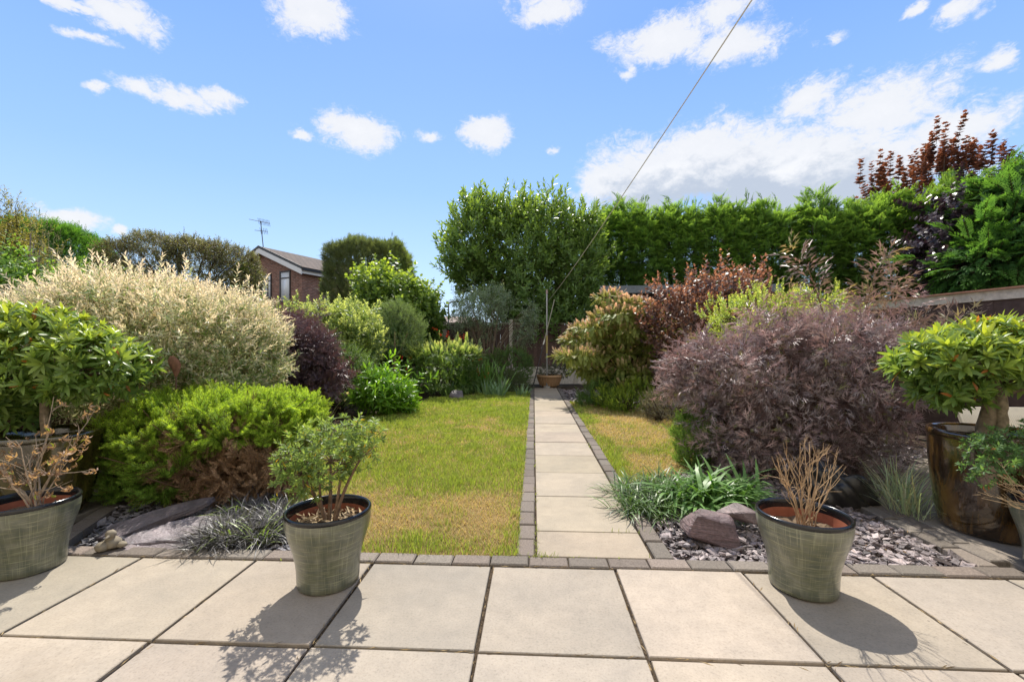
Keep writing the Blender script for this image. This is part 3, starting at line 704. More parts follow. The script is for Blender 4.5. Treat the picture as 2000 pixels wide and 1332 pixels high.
# ------------------------------------------------------------------ brick house beyond the hedges
def uv_quad(me_name, quads, m, parent):
    """quads: list of four world points; UV in metres along the first edge and up"""
    bm = bmesh.new(); uvl = bm.loops.layers.uv.new('UVMap'); L0 = Vector(root_loc(parent))
    for q in quads:
        q = [Vector(p) for p in q]; fc = bm.faces.new([bm.verts.new(p-L0) for p in q]); e = (q[1]-q[0]).normalized(); nn = (q[1]-q[0]).cross(q[-1]-q[0]).normalized(); f = nn.cross(e)
        for lp, p in zip(fc.loops, q): lp[uvl].uv = ((p-q[0]).dot(e), (p-q[0]).dot(f))
    me = bpy.data.meshes.new(me_name); bm.to_mesh(me); bm.free(); return link(me_name, me, m, parent)
def house():
    c0 = P(590, 600, 21)[:2]; cl = P(449, 600, 23.4)[:2]
    g = (cl-c0); Wd = np.linalg.norm(g); g /= Wd; s = np.array((-g[1], g[0])); s = s if s[1] > 0 else -s
    Ls, E, A = 9.6, 4.95, 6.1
    V3 = lambda p, z: (float(p[0]), float(p[1]), z)
    t = thing('brick_house', 'red brick house with white framed gable and brown tiled roof beyond the hedges', 'house', (*c0, 0))
    c1 = c0+s*Ls; c2 = c1+g*Wd; c3 = c0+g*Wd; mid = c0+g*Wd/2
    uv_quad('wall', [[V3(c3, 0), V3(c0, 0), V3(c0, E), V3(mid, A-.05), V3(c3, E)], [V3(c0, 0), V3(c1, 0), V3(c1, E), V3(c0, E)], [V3(c1, 0), V3(c2, 0), V3(c2, E), V3(c1+g*Wd/2, A-.05), V3(c1, E)], [V3(c2, 0), V3(c3, 0), V3(c3, E), V3(c2, E)]], M['brick'], t)
    ov, ev = .28, .32; sl = (A-E)/(Wd/2); up = .09
    def rp(a, k, z): return V3(a, z)
    R0, R1 = mid-s*ov, c1+g*Wd/2+s*ov; E0, E1 = c0-g*ev-s*ov, c1-g*ev+s*ov; F0, F1 = c3+g*ev-s*ov, c2+g*ev+s*ov; ze = E-sl*ev+up; zr = A+up
    roof = uv_quad('roof', [[V3(E0, ze), V3(E1, ze), V3(R1, zr), V3(R0, zr)], [V3(F1, ze), V3(F0, ze), V3(R0, zr), V3(R1, zr)], [V3(E1, ze-.1), V3(E0, ze-.1), V3(R0, zr-.1), V3(R1, zr-.1)], [V3(F0, ze-.1), V3(F1, ze-.1), V3(R1, zr-.1), V3(R0, zr-.1)]], M['tile'], t)
    mb = MB()
    for (a, za, b, zb) in ((E0, ze, R0, zr), (R0, zr, F0, ze)):
        o, d = np.array(V3(a, za)), np.array(V3(b, zb))-np.array(V3(a, za)); sv = np.array((*s, 0))
        obox(mb, o-sv*.03+np.array((0, 0, -.1)), d, sv*.03, (0, 0, .13), (.05, .05, .05))
        obox(mb, o-sv*.015+np.array((0, 0, -.36)), d, sv*.03, (0, 0, .255), (.75, .75, .74))
    mb.build('barge_board', M['plain'], t)
    mb = MB(); obox(mb, (*(E0+g*.02), ze-.3), (*(s*(Ls+2*ov)), 0), (*(g*.04), 0), (0, 0, .22), (.75, .75, .74)); mb.build('fascia', M['plain'], t)
    mb = MB(); obox(mb, (*(E0-g*.1), ze-.16), (*(s*(Ls+2*ov)), 0), (*(g*.11), 0), (0, 0, .11), (.02, .02, .02)); mb.build('gutter', M['plain'], t)
    mb = MB(); q = c0+s*1.05-g*.06; tube(mb, [(*q, 0), (*q, ze-.1)], .045, 8, (.02, .02, .02)); mb.build('downpipe', M['plain'], t)
    def win(sa, sb, za, zb, mull, transom):
        n = -s
        mb = MB(); f = .07
        def bar(x0, x1, z0, z1): obox(mb, (*(c0+g*x0+n*.04), z0), (*(g*(x1-x0)), 0), (*(-n*.06), 0), (0, 0, z1-z0), (.045, .035, .03))
        bar(sa, sb, za, za+f); bar(sa, sb, zb-f, zb); bar(sa, sa+f, za+f, zb-f); bar(sb-f, sb, za+f, zb-f)
        if mull: bar(mull-.03, mull+.03, za+f, zb-f)
        for (x0, x1, z) in transom: bar(x0, x1, z-.025, z+.025)
        w = mb.build('window', M['plain'], t)
        mb = MB(); obox(mb, (*(c0+g*(sa+.03)+n*.012), za+.03), (*(g*(sb-sa-.06)), 0), (*(-n*.02), 0), (0, 0, zb-za-.06), (.6, .62, .64)); mb.build('pane', M['glass'], w)
    def s_of(u):                                   # distance along the gable seen at column u
        k = (u-1000)/F; rx = np.array((math.cos(YAW), math.sin(YAW))); fw = np.array((-math.sin(YAW), math.cos(YAW)))
        return -(np.dot(c0, rx)-k*np.dot(c0, fw))/(np.dot(g, rx)-k*np.dot(g, fw))
    def z_of(u, v):
        p = c0+g*s_of(u); return HC-(v-VH)/F*np.dot(p, (-math.sin(YAW), math.cos(YAW)))
    a, b, m = s_of(531), s_of(498), s_of(524)
    win(a, b, z_of(531, 583), z_of(531, 535), m, [(a+.07, m, z_of(531, 548))])
    a, b = s_of(568), s_of(547); win(a, b, z_of(568, 590), z_of(568, 528), None, [(a+.07, b-.07, z_of(568, 542))])
    # television aerial on the gable apex
    mb = MB(); top = np.array(V3(mid, A)); mh = 1.42; b0 = top+np.array((0.0, 0, -.3)); tipm = top+np.array((-.18, 0, mh)); tube(mb, [b0, tipm], .022, 6, (.1, .1, .1)); ae = mb.build('aerial', M['metal'], t)
    mb = MB()
    for z, L, k in ((mh-.02, 1.0, 9), (mh-.5, .62, 5)):
        o = top+np.array((-.18*z/mh, 0, z)); dx = np.array((.85, .4, -.12 if k == 9 else -.02)); tube(mb, [o-dx*L*.55, o+dx*L*.45], .014, 4, (.12, .12, .12))
        for i in range(k):
            q = o-dx*L*.1+dx*L*.52*i/(k-1); tube(mb, [q+np.array((.09, -.2, .1)), q-np.array((.09, -.2, .1))], .009, 4, (.12, .12, .12))
    mb.build('aerial_element', M['metal'], ae)
    mb = MB(); q = c1-s*.9+g*.4; tube(mb, [(*q, E), (*q, E+1.35)], .07, 8, (.3, .31, .33)); tube(mb, [(*q, E+1.3), (*q, E+1.45)], .1, 8, (.3, .31, .33)); mb.build('flue', M['metal'], t)
house()
def lamp():
    p = P(876, 660, 34); t = thing('street_lamp', 'thin grey street lamp with bent arm far beyond the back fence', 'street lamp', (p[0], p[1], 0))
    z = P(876, 590, 34)[2]; mb = MB(); x, y = p[0], p[1]
    tube(mb, [(x, y, 0), (x, y, z-.3), (x+.04, y, z-.1), (x+.2, y, z), (x+.35, y, z+.02)], .06, 8, (.25, .26, .27)); mb.build('pole', M['metal'], t)
    mb = MB(); obox(mb, (x+.3, y-.08, z-.02), (.5, 0, .03), (0, .16, 0), (0, 0, .08), (.3, .31, .32)); mb.build('lamp_head', M['metal'], t)
lamp()
def bungalow():
    a = P(800, 660, 40); t = thing('bungalow', 'pale far bungalow roof low behind the street lamp', 'house', (a[0], a[1], 0))
    x, y = a[0], a[1]; z1, z2 = P(870, 640, 40)[2], P(870, 614, 40)[2]
    mb = MB(); box(mb, (x, y, 0), (x+7.5, y+6, z1), (.4, .33, .28)); mb.build('wall', M['concrete'], t)
    mb = MB(); v = [(x-.3, y-.3, z1), (x+7.8, y-.3, z1), (x+7.8, y+6.3, z1), (x-.3, y+6.3, z1), (x+2, y+3, z2), (x+5.2, y+3, z2)]
    mb.add(v, [(0, 1, 5, 4), (2, 3, 4, 5)], (.3, .24, .21)); mb.add(v, [(1, 2, 5), (3, 0, 4)], (.3, .24, .21)); mb.build('roof', M['concrete'], t)
bungalow()

# ================================================================== POTS
def lathe_obj(name, prof, loc, m, parent, seg=72, c=W3):
    mb = MB(); lathe(mb, prof, loc, seg, c); return mb.build(name, M[m], parent, True)
def soil_disc(r, z, loc, parent, c, bump=.012):
    mb = MB(); n = 40; th = np.linspace(0, 2*math.pi, n, endpoint=False); rs = np.array((.0, .3, .6, .85, 1))*r
    V = np.stack([np.outer(rs, np.cos(th)), np.outer(rs, np.sin(th)), np.full((5, n), z)+rng.normal(0, bump, (5, n))*np.array((0, 1, 1, .7, .2))[:, None]], -1)+np.asarray(loc)
    mb.add(V.reshape(-1, 3), [(i*n+k, i*n+(k+1) % n, (i+1)*n+(k+1) % n, (i+1)*n+k) for i in range(4) for k in range(n)], c)
    return mb.build('potting_soil', M['soilm'], parent)
def scratch_pot(loc, label, soil):
    t = thing('plant_pot', label, 'plant pot', loc, 'green scratched plant pots')
    lathe_obj('pot_body', [(.0, .003), (.128, .003), (.136, .008), (.138, .03), (.139, .07), (.143, .11), (.153, .16), (.168, .21), (.181, .25), (.188, .285), (.190, .31), (.189, .326)], loc, 'scratch', t)
    lathe_obj('pot_rim', [(.189, .325), (.1925, .332), (.1915, .342), (.186, .347), (.179, .345), (.175, .336), (.174, .318), (.172, .305)], loc, 'black', t)
    lathe_obj('pot_lining', [(.1725, .307), (.168, .28), (.160, .24), (.150, .19)], loc, 'terra', t, c=(.30, .10, .055))
    soil_disc(.166, soil, loc, t, (.16, .115, .075) if soil > .24 else (.2, .075, .045)); return t
pm = P(642, 0, 2.05); pr = P(1568, 0, 2.0); plf = P(56, 0, 2.17); pc = P(2082, 0, 2.12)
for q in (pm, pr, plf, pc): q[2] = 0
scratch_pot(pm, 'green scratched pot with a leafy azalea, in front of the lawn', .27)
scratch_pot(pr, 'green scratched pot of bare twigs, right of the path by the slate rocks', .262)
scratch_pot(plf, 'green scratched pot with withered brown leaved azalea, at the left edge', .27)
scratch_pot(pc, 'dark green scratched pot cut off by the right edge of the photo', .28)
def mulch():
    t = [o for o in bpy.data.objects if o.get('label', '').startswith('green scratched pot with a leafy')][0]; n = 260; a = rng.uniform(0, 6.28, n); r = .155*np.sqrt(rng.random(n)); q = Sp(); q.put(T_needle(.16), (0, 0, 0), (1, 0, 0), (0, 0, 1), 1, .5, .5); h = rng.uniform(0, 6.28, n)
    mb = MB(); inst(mb, [q.done()], np.stack([r*np.cos(a), r*np.sin(a), .272+rng.random(n)*.02], 1)+pm, np.stack([np.cos(h), np.sin(h), rng.normal(0, .25, n)], 1), rng.uniform(.025, .08, n), pal([(.1, .07, .045), (.3, .22, .13), (.48, .38, .25)], jit=.4), 1); mb.build('mulch', M['soilm'], t)['kind'] = 'stuff'
mulch()
def big_pot(loc, label, m, rb, rt, H):
    t = thing('glazed_pot', label, 'plant pot', loc)
    k = [(0, .003), (rb*.95, .003), (rb, .02), (rb+(rt-rb)*.3, H*.2), (rb+(rt-rb)*.62, H*.45), (rb+(rt-rb)*.88, H*.72), (rt*.985, H*.9), (rt*.985, H*.93)]
    lathe_obj('pot_body', k, loc, m, t, 96)
    lathe_obj('pot_rim', [(rt*.985, H*.928), (rt*1.012, H*.945), (rt*1.015, H*.975), (rt*.995, H), (rt*.95, H*1.0), (rt*.92, H*.975), (rt*.9, H*.9), (rt*.86, H*.72)], loc, m, t, 96)
    soil_disc(rt*.87, H*.76, loc, t, (.05, .035, .025)); return t
pbr_ = P(1935, 0, 2.62); pol = P(92, 0, 2.86); pbr_[2] = pol[2] = 0
big_pot(pbr_, 'large dark brown glazed pot holding a small tree, on the right paving', 'brown', .235, .285, .60)
big_pot(pol, 'large olive brown glazed pot behind the withered azalea on the left', 'olive', .2, .285, .55)
def bowl_pot():
    p = P(1073, 0, 12.0); p[2] = 0; t = thing('terracotta_bowl', 'small ribbed terracotta bowl behind the washing line post', 'plant pot', p)
    lathe_obj('pot_body', [(0, .003), (.2, .003), (.25, .06), (.31, .2), (.335, .27), (.355, .28), (.355, .335), (.33, .34), (.31, .3)], p, 'terra', t, c=(.42, .26, .14))
    mb = MB()
    for k in range(24): a = k*math.pi/12; lathe_r = .29; tube(mb, [p+np.array((math.cos(a)*.255, math.sin(a)*.255, .06)), p+np.array((math.cos(a)*.315, math.sin(a)*.315, .2)), p+np.array((math.cos(a)*.337, math.sin(a)*.337, .26))], .012, 5, (.45, .28, .15))
    mb.build('rib', M['terra'], t); soil_disc(.31, .29, p, t, (.05, .035, .025))
    return p
pbowl = bowl_pot()

# ================================================================== PLANTS
ell, ell_n, rh, lance = T_ell(.34), T_ell(.27), T_leaf(.36), T_leaf(.2, .04, .15)
# --- rhododendron standards in the two big pots
rhs = [shoot(13, .08, .098, 1.4, .3, 'whorl', T_ell(.27, .04, .22), .0025, .25) for _ in range(6)]
rhp = pal([(.055, .12, .02), (.095, .18, .026), (.13, .21, .03)], (.36, .42, .035), .25, 1.0, odd=(.42, .16, .05), oddp=.012)
def topf(a, b, amt=1.0): return lambda p, n, z: np.clip((z-a)/(b-a), 0, 1)*amt
def rhodo(label, base, z0, lobes, n, tips, trunk_r, trunk, group=None):
    t = thing('rhododendron', label, 'potted shrub', base)
    p, nr = crown(lobes, n, .45, .12); d = nr*.8+np.array((0, 0, .5))+rng.normal(0, .35, p.shape); zr = (p[:, 2]-p[:, 2].min())/np.ptp(p[:, 2]); p = p-unit(d)*.075
    mb = MB(); inst(mb, rhs, p, d, rng.uniform(.65, 1.05, n), rhp, tipw=np.clip((zr-.35)/.45, 0, 1)*tips); mb.build('foliage', M['gloss'], t)
    def sm(pts):
        pts = np.array(pts, float); t = np.linspace(0, 1, len(pts)); k = np.linspace(0, 1, 12)
        return np.stack([np.polyval(np.polyfit(t, pts[:, i], min(2, len(pts)-1)), k) for i in range(3)], 1)+rng.normal(0, .0025, (12, 3))
    trunk = sm(trunk); b = MB(); top = np.array(trunk[-1]); tube(b, trunk, np.linspace(trunk_r, trunk_r*.8, len(trunk)), 10, (.24, .19, .13), False)
    
    if trunk_r > .04:
        t2 = [np.array(k)+np.array(o) for k, o in zip(trunk[[0, 4, 8, 11]], ((.05, -.01, 0), (.052, -.022, 0), (.02, -.05, 0), (-.03, -.02, .02)))]; t2 = sm(t2); tube(b, t2, np.linspace(trunk_r*.8, trunk_r*.55, 12), 10, (.27, .22, .15), False); limbs(b, t2[-1], p[rng.choice(n, 10, False)], trunk_r*.5, .004, (.2, .15, .1), .2, .01)
    limbs(b, top, p[rng.choice(n, 26, False)], trunk_r*.55, .004, (.2, .15, .1), .2, .015); b.build('trunk', M['bark'], t)
d = 2.86
rhodo('potted shrub with broad glossy leaves in the olive glazed pot, at the left edge', pol, .4, [Lb(90, 690, d, 120, 80, .42), Lb(-40, 700, d, 130, 110, .42), Lb(190, 710, d-.05, 85, 62, .32), Lb(60, 640, d, 95, 42, .3), Lb(20, 770, d, 70, 60, .25), Lb(150, 740, d, 70, 40, .3)], 900, .85, .028,
      [pol+np.array((-.02, 0, .4)), P(88, 800, d), P(80, 740, d)])
d = 2.62
rhodo('potted shrub with yellow green top growth in the dark brown pot', pbr_, .4, [Lb(1935, 700, d, 125, 58, .4), Lb(1840, 705, d, 68, 58, .32), Lb(2060, 690, d, 130, 62, .4), Lb(1850, 762, d-.05, 45, 36, .2), Lb(1930, 668, d, 110, 36, .35)], 640, 1.1, .045,
      [pbr_+np.array((-.03, 0, .42)), P(1922, 835, d), P(1938, 800, d), P(1952, 770, d)])

# --- small azaleas
azs = [shoot(9, .05, .036, 1.4, .45, 'whorl', T_leaf(.36, .05, .15), .0012, .3) for _ in range(5)]+[shoot(10, .06, .032, 1.2, .6, 'alt', T_leaf(.36, .05, .15), .0012, .3) for _ in range(3)]
azp = pal([(.05, .105, .02), (.095, .165, .035), (.12, .2, .05)], (.2, .27, .06), .6, 1, odd=(.5, .36, .03), oddp=.02)
def azalea(label, base, lobes, n, p_, stems, scl=(.8, 1.15), group='small potted azaleas'):
    t = thing('azalea', label, 'potted shrub', base, group)
    p, nr = crown(lobes, n, .6, .15); d = nr*.7+np.array((0, 0, .6))+rng.normal(0, .4, p.shape); mb = MB(); inst(mb, azs, p, d, rng.uniform(*scl, n), p_); mb.build('foliage', M['leaf'], t)
    b = MB()
    for s in stems:
        s = [np.array(k) for k in s]; tube(b, bez(*s), np.linspace(.011, .005, 7), 6, (.2, .13, .085), False)
        q = p[np.argsort(np.linalg.norm(p-s[2], axis=1))[:max(6, n//8)]]; limbs(b, s[2], q[::2], .0042, .0015, (.19, .13, .085), .3, .004)
    b.build('branch', M['bark'], t)
d = 2.05
s0 = pm+np.array((0, 0, .27))
azalea('leafy green azalea on bare forked stems in the pot by the lawn', pm, [Lb(655, 868, d, 70, 34, .17), Lb(600, 885, d, 45, 34, .13), Lb(712, 862, d, 36, 24, .12), Lb(575, 925, d, 30, 36, .1), Lb(640, 900, d, 60, 36, .14), Lb(600, 945, d+.03, 26, 22, .08)], 300, azp,
       [(s0+(-.005, 0, 0), s0+(-.05, 0, .06), P(625, 925, d)), (s0+(.02, .01, 0), s0+(.04, 0, .08), P(668, 910, d)), (s0+(.03, 0, 0), P(665, 960, d), P(705, 895, d)), (s0+(-.01, .02, 0), P(612, 965, d), P(592, 925, d)), (s0, P(648, 950, d+.06), P(645, 900, d+.08))])
# bottom right, cropped
d = 2.2
s0 = pc+np.array((-.05, .03, .27))
azalea('dense small leaved azalea in the dark pot at the right edge', pc, [Lb(1975, 880, d, 60, 36, .14), Lb(1950, 918, d, 50, 22, .12), Lb(2060, 880, d, 80, 50, .18), Lb(1925, 885, d, 28, 18, .08)], 330, pal([(.035, .10, .025), (.07, .16, .04)], (.13, .23, .06), .6, 1, odd=(.4, .16, .06), oddp=.012),
       [(s0, s0+(-.03, 0, .1), P(1990, 915, d)), (s0+(.03, 0, 0), s0+(.03, 0, .1), P(2060, 900, d))], (.75, 1.05))
def twiggy(name, label, base, ends, sides, c, r0, cat='potted shrub', leaves=None, group=None, fork=(.35, .95), flen=(.06, .16)):
    t = thing(name, label, cat, base); b = MB(); tipz = []
    for (a, e) in ends:
        a, e = np.array(a), np.array(e); m = a+(e-a)*np.array((.45, .45, .5))+rng.normal(0, .016, 3); cv = bez(a, m, e, 9); cv[1:-1] += rng.normal(0, .004, (7, 3)); cc = np.array(c)*U(.8, 1.15)
        tube(b, cv, np.linspace(r0*U(.8, 1.1), r0*.3, 9), 5, cc, False); tipz.append(cv[-1])
        for k in range(sides):
            q = U(*fork); i = int(q*8); o = cv[i]; dr = unit(unit(cv[min(i+1, 8)]-cv[i])+rng.normal(0, .55, 3)+np.array((0, 0, .35))); L = U(*flen)*(1.15-q*.5)
            e2 = o+dr*L; tube(b, bez(o, o+dr*L*.5+rng.normal(0, .008, 3), e2+np.array((0, 0, L*.12)), 5), np.linspace(r0*.42, r0*.18, 5), 4, cc, False); tipz.append(e2)
            for j in range(2):
                o3 = o+dr*L*U(.35, .85); d3 = unit(dr+rng.normal(0, .6, 3)+np.array((0, 0, .3))); tube(b, [o3, o3+d3*L*U(.25, .5)], [r0*.22, r0*.12], 4, cc, False); tipz.append(o3+d3*L*.35)
    b.build('branch', M['bark'], t)
    if leaves: leaves(t, np.array(tipz))
    return t
d = 2.0; s0 = pr+np.array((.02, 0, .255)); E_ = []
for k in range(17):
    a = s0+np.array((U(-.03, .03), U(-.03, .03), 0)); u_ = 1500+146*(k+U(0, 1))/17; E_.append((a, P(u_, 835+abs(u_-1575)*.75+U(0, 50), d+U(-.14, .14))))
twiggy('bare_shrub', 'dead bare tan twigs standing in the pot by the slate rocks', pr, E_, 4, (.46, .32, .19), .0036)
def litter(t, tips):
    mb = MB(); s = [shoot(5, .02, .03, 1.5, .5, 'alt', T_leaf(.4), 0) for _ in range(3)]; n = 60; a = rng.uniform(0, 6.28, n); r = .15*np.sqrt(rng.random(n))
    inst(mb, s, np.stack([np.cos(a)*r, np.sin(a)*r, np.full(n, .27)], 1)+pr, np.stack([np.cos(a), np.sin(a), .4+0*a], 1), rng.uniform(.3, .8, n), pal([(.1, .12, .02), (.22, .12, .04)])); mb.build('weed', M['leaf'], t)
# withered azalea, left
d = 2.17; s0 = plf+np.array((.04, 0, .26)); E_ = []
for (u, v, dd) in ((105, 775, 0), (160, 850, .05), (30, 860, -.05), (-30, 870, .1), (70, 850, .12), (130, 880, -.1), (5, 905, -.12), (95, 845, -.05), (185, 800, .1), (-60, 840, 0), (50, 890, .05)):
    E_.append((s0+np.array((U(-.04, .04), U(-.03, .03), 0)), P(u, v, d+dd)))
wl = [shoot(4, .035, .034, 1.9, 1.3, 'whorl', T_ell(.42, .22, .5), .001, .2) for _ in range(5)]
def dead_leaves(t, tips):
    k = rng.random(len(tips)) < .36; q = tips[k]; q = np.repeat(q, 2, 0)+rng.normal(0, .012, (2*len(q), 3)); mb = MB()
    inst(mb, wl, q, rng.normal(0, .5, q.shape)+np.array((0, 0, -.4)), rng.uniform(.5, .9, len(q)), pal([(.20, .105, .06), (.29, .16, .09), (.13, .07, .04)], odd=(.3, .34, .06), oddp=.03)); mb.build('withered_leaf', M['leaf'], t)['kind'] = 'stuff'
twiggy('azalea', 'withered azalea with curled brown leaves in the left edge pot', plf, E_, 5, (.38, .3, .22), .0052, leaves=dead_leaves, flen=(.07, .17))
# dead twigs reaching out of the right-edge pot
d = 2.06; E_ = []
for k in range(9): E_.append((pc+np.array((-.1, -.06, .29)), P(U(1915, 1975), U(925, 990), d+U(-.06, .08))))
twiggy('bare_shrub', 'tan dead twigs leaning out of the right edge pot', pc+np.array((-.1, -.06, .26)), E_, 3, (.45, .33, .2), .0035)

# --- nest spruce
sps = [spruce_sprig() for _ in range(5)]
def spruce():
    d = 3.35; lob = [Lb(330, 850, d, 110, 80, .45), Lb(450, 830, d+.1, 120, 72, .5), Lb(560, 830, d+.15, 70, 62, .4), Lb(270, 880, d-.1, 62, 75, .3), Lb(400, 800, d+.2, 130, 42, .5), Lb(330, 920, d-.25, 90, 65, .25), Lb(540, 790, d+.2, 80, 32, .4), Lb(250, 950, d-.2, 40, 36, .2)]
    t = thing('nest_spruce', 'low bright lime green spruce spreading beside the left lawn', 'conifer shrub', (*P(410, 0, d)[:2], 0))
    p, nr = crown(lob, 1750, .4, .14); hole = ((p-P(470, 930, d-.35))/np.array((.42, .55, .2))); k = (hole*hole).sum(1) > 1; p, nr = p[k], nr[k]
    dd = nr*.75+np.array((0, 0, .38))+rng.normal(0, .28, p.shape); zr = (p[:, 2]-p[:, 2].min())/np.ptp(p[:, 2]); mb = MB()
    inst(mb, sps, p-unit(dd)*.1, dd, rng.uniform(.11, .175, len(p)), pal([(.05, .13, .014), (.085, .19, .018)], (.36, .52, .04), .1, .9, (.12, .07, .03)), roll=.9, tipw=np.clip(zr*1.6-.1, .22, 1)); mb.build('foliage', M['conifer'], t)
    b = MB(); base = np.array((*P(420, 0, d)[:2], 0)); limbs(b, base, p[rng.choice(len(p), 60, False)]-nr[rng.choice(len(p), 60, False)]*.1, .014, .003, (.13, .08, .045), .1, .15); b.build('branch', M['bark'], t)
    q, n2 = crown([Lb(470, 925, d-.1, 115, 50, .3), Lb(430, 950, d-.1, 80, 36, .3), Lb(540, 920, d+.1, 60, 50, .3), Lb(400, 880, d, 160, 70, .35)], 900, .6, .2); mb = MB()
    inst(mb, sps, q, rng.normal(0, .7, q.shape)+n2*.3, rng.uniform(.08, .13, len(q)), pal([(.2, .105, .045), (.29, .16, .075), (.15, .08, .04)], stem=(.15, .09, .05)), roll=3)
    q, n2 = q[:500], n2[:500]; s = Sp()
    for k in range(7): s.stem((0, U(-.1, .1), U(-.1, .1)), (1, U(-.3, .3), U(-.3, .3)), .012, .006)
    inst(mb, [s.done()], q, rng.normal(0, .8, q.shape)+n2*.5, rng.uniform(.1, .2, len(q)), pal([(.25, .14, .07)], stem=(.24, .14, .07)), roll=3)
    tag(mb.build('dead_foliage', M['bark'], t), 'brown dried needles and twigs at the front')
spruce()

# --- strap-leaved clumps
def clump(name, label, cat, pts, n, L, tms, p_, m, base, spread=.05, lean=(.2, .9), tipw=None, group=None, extra=None):
    t = thing(name, label, cat, (base[0], base[1], 0), group); mb = MB(); c = np.array(pts)[rng.integers(0, len(pts), n)]; r = rng.normal(0, spread, (n, 2)); o = np.concatenate([c[:, :2]+r, np.full((n, 1), -.02)], 1)
    a = rng.uniform(0, 6.28, n); l = rng.uniform(*lean, n); dd = np.stack([np.cos(a)*l+r[:, 0]*4, np.sin(a)*l+r[:, 1]*4, np.ones(n)], 1); s = []
    for tm in tms: q = Sp(); q.put(tm, (0, 0, 0), (1, 0, 0), (0, 0, 1), 1, .5, .5); s.append(q.done())
    inst(mb, s, o, dd, rng.uniform(*L, n), p_, .25, tipw=tipw); mb.build('leaf', M[m], t)['kind'] = 'stuff'
    if extra: extra(t)
    return t
arc = [T_blade(.035, .75, 6), T_blade(.032, .95, 6), T_blade(.04, .55, 6)]
mon = [P(u, 0, dd) for u, dd in ((440, 2.55), (480, 2.5), (520, 2.6), (555, 2.7), (470, 2.75), (530, 2.8), (420, 2.45), (500, 2.9))]
clump('black_mondo_grass', 'black mondo grass with silvery glints left of the azalea pot', 'ornamental grass', mon, 2100, (.12, .23), [T_blade(.027, .75, 6), T_blade(.025, .95, 6), T_blade(.03, .55, 6)], pal([(.022, .02, .024), (.045, .04, .045), (.09, .085, .08)], odd=(.13, .2, .035), oddp=.0, jit=.4), 'strap', P(490, 0, 2.65), .06)
clump('green_grass_tuft', 'few green blades growing among the black grass', 'ornamental grass', [P(450, 0, 2.5), P(505, 0, 2.48), P(545, 0, 2.7), P(470, 0, 2.8)], 110, (.12, .26), arc, pal([(.12, .2, .03), (.2, .26, .05)]), 'strap', P(480, 0, 2.52), .03)
clump('lily_turf', 'dark fine leaved lily turf beside the path edging', 'ornamental grass', [P(u, 0, dd) for u, dd in ((1240, 2.95), (1280, 2.9), (1260, 3.2), (1310, 3.1), (1225, 3.3), (1290, 3.4), (1330, 3.3))], 1000, (.14, .3), arc, pal([(.03, .075, .015), (.06, .13, .02), (.02, .03, .018), (.1, .18, .03)], jit=.35), 'strap', P(1270, 0, 3.1), .06)
brd = [T_blade(.075, .7, 7, .7), T_blade(.085, .9, 7, .7), T_blade(.065, .5, 7, .7)]
clump('strap_leaf_clump', 'broad arching green strap leaves behind the slate rocks', 'ornamental grass', [P(u, 0, dd) for u, dd in ((1380, 2.95), (1410, 3.05), (1370, 3.15), (1440, 3.1), (1345, 3.05))], 300, (.26, .46), brd, pal([(.045, .12, .02), (.08, .18, .03)], jit=.35), 'strap', P(1395, 0, 3.05), .05, (.3, 1.1))
clump('pale_grass', 'pale grey green grass tuft beside the dark brown pot', 'ornamental grass', [P(1765, 0, 3.0), P(1750, 0, 3.2), P(1775, 0, 2.85)], 220, (.2, .42), [T_blade(.02, .3, 5), T_blade(.018, .6, 5)], pal([(.25, .33, .2), (.36, .42, .26), (.42, .36, .22)]), 'strap', P(1765, 0, 3.0), .05, (.05, .6))
iris = [T_blade(.07, .12, 4, .8), T_blade(.08, .2, 4, .8), T_blade(.06, .3, 4, .8)]
irp = pal([(.1, .19, .08), (.16, .26, .11)])
for u, dd, n, L, lb in ((875, 9.9, 26, (.35, .6), 'tall upright sword leaves beside the purple grey stone'), (975, 9.7, 40, (.3, .55), 'sword leaves left of the dark box bush'), (1018, 9.8, 30, (.2, .36), 'short grey sword leaf tuft at the path corner'), (955, 9.9, 30, (.3, .55), 'sword leaves under the lower red flowers')):
    clump('sword_leaf_plant', lb, 'plant', [P(u, 0, dd)], n, L, iris, irp, 'strap', P(u, 0, dd), .07, (.05, .4), group='sword leaved plants at the lawn end')

# --- dappled willow
wis = [shoot(22, 1.0, .22, 1.05, .4, 'alt', T_leaf(.27, .03, .15), .006, .35) for _ in range(6)]
d = 4.3
shrub('dappled_willow', 'wide mounded willow with cream and pink tipped leaves, left', 'shrub',
      [Lb(290, 660, d, 190, 105, 1.0), Lb(140, 670, d, 100, 80, .8), Lb(415, 664, d, 105, 94, .9), Lb(290, 614, d, 150, 58, .8), Lb(468, 695, d, 62, 76, .7), Lb(400, 740, d, 120, 70, .7), Lb(210, 740, d, 130, 70, .7)], 4000, wis,
      pal([(.11, .21, .05), (.22, .31, .11), (.42, .46, .28), (.66, .61, .48)], (.95, .69, .55), .25, .85, (.25, .17, .1), .2), (.2, .34), 'pale', (*P(300, 0, 4.3)[:2], 0), (.65, .5, .42), .3, .13, lambda p, n, z: np.clip(z*2.2-.62+rng.normal(0, .2, len(z)), .05, 1), nb=60, br=(.02, .004), bc=(.2, .13, .085), spur=.03, inset=.5)
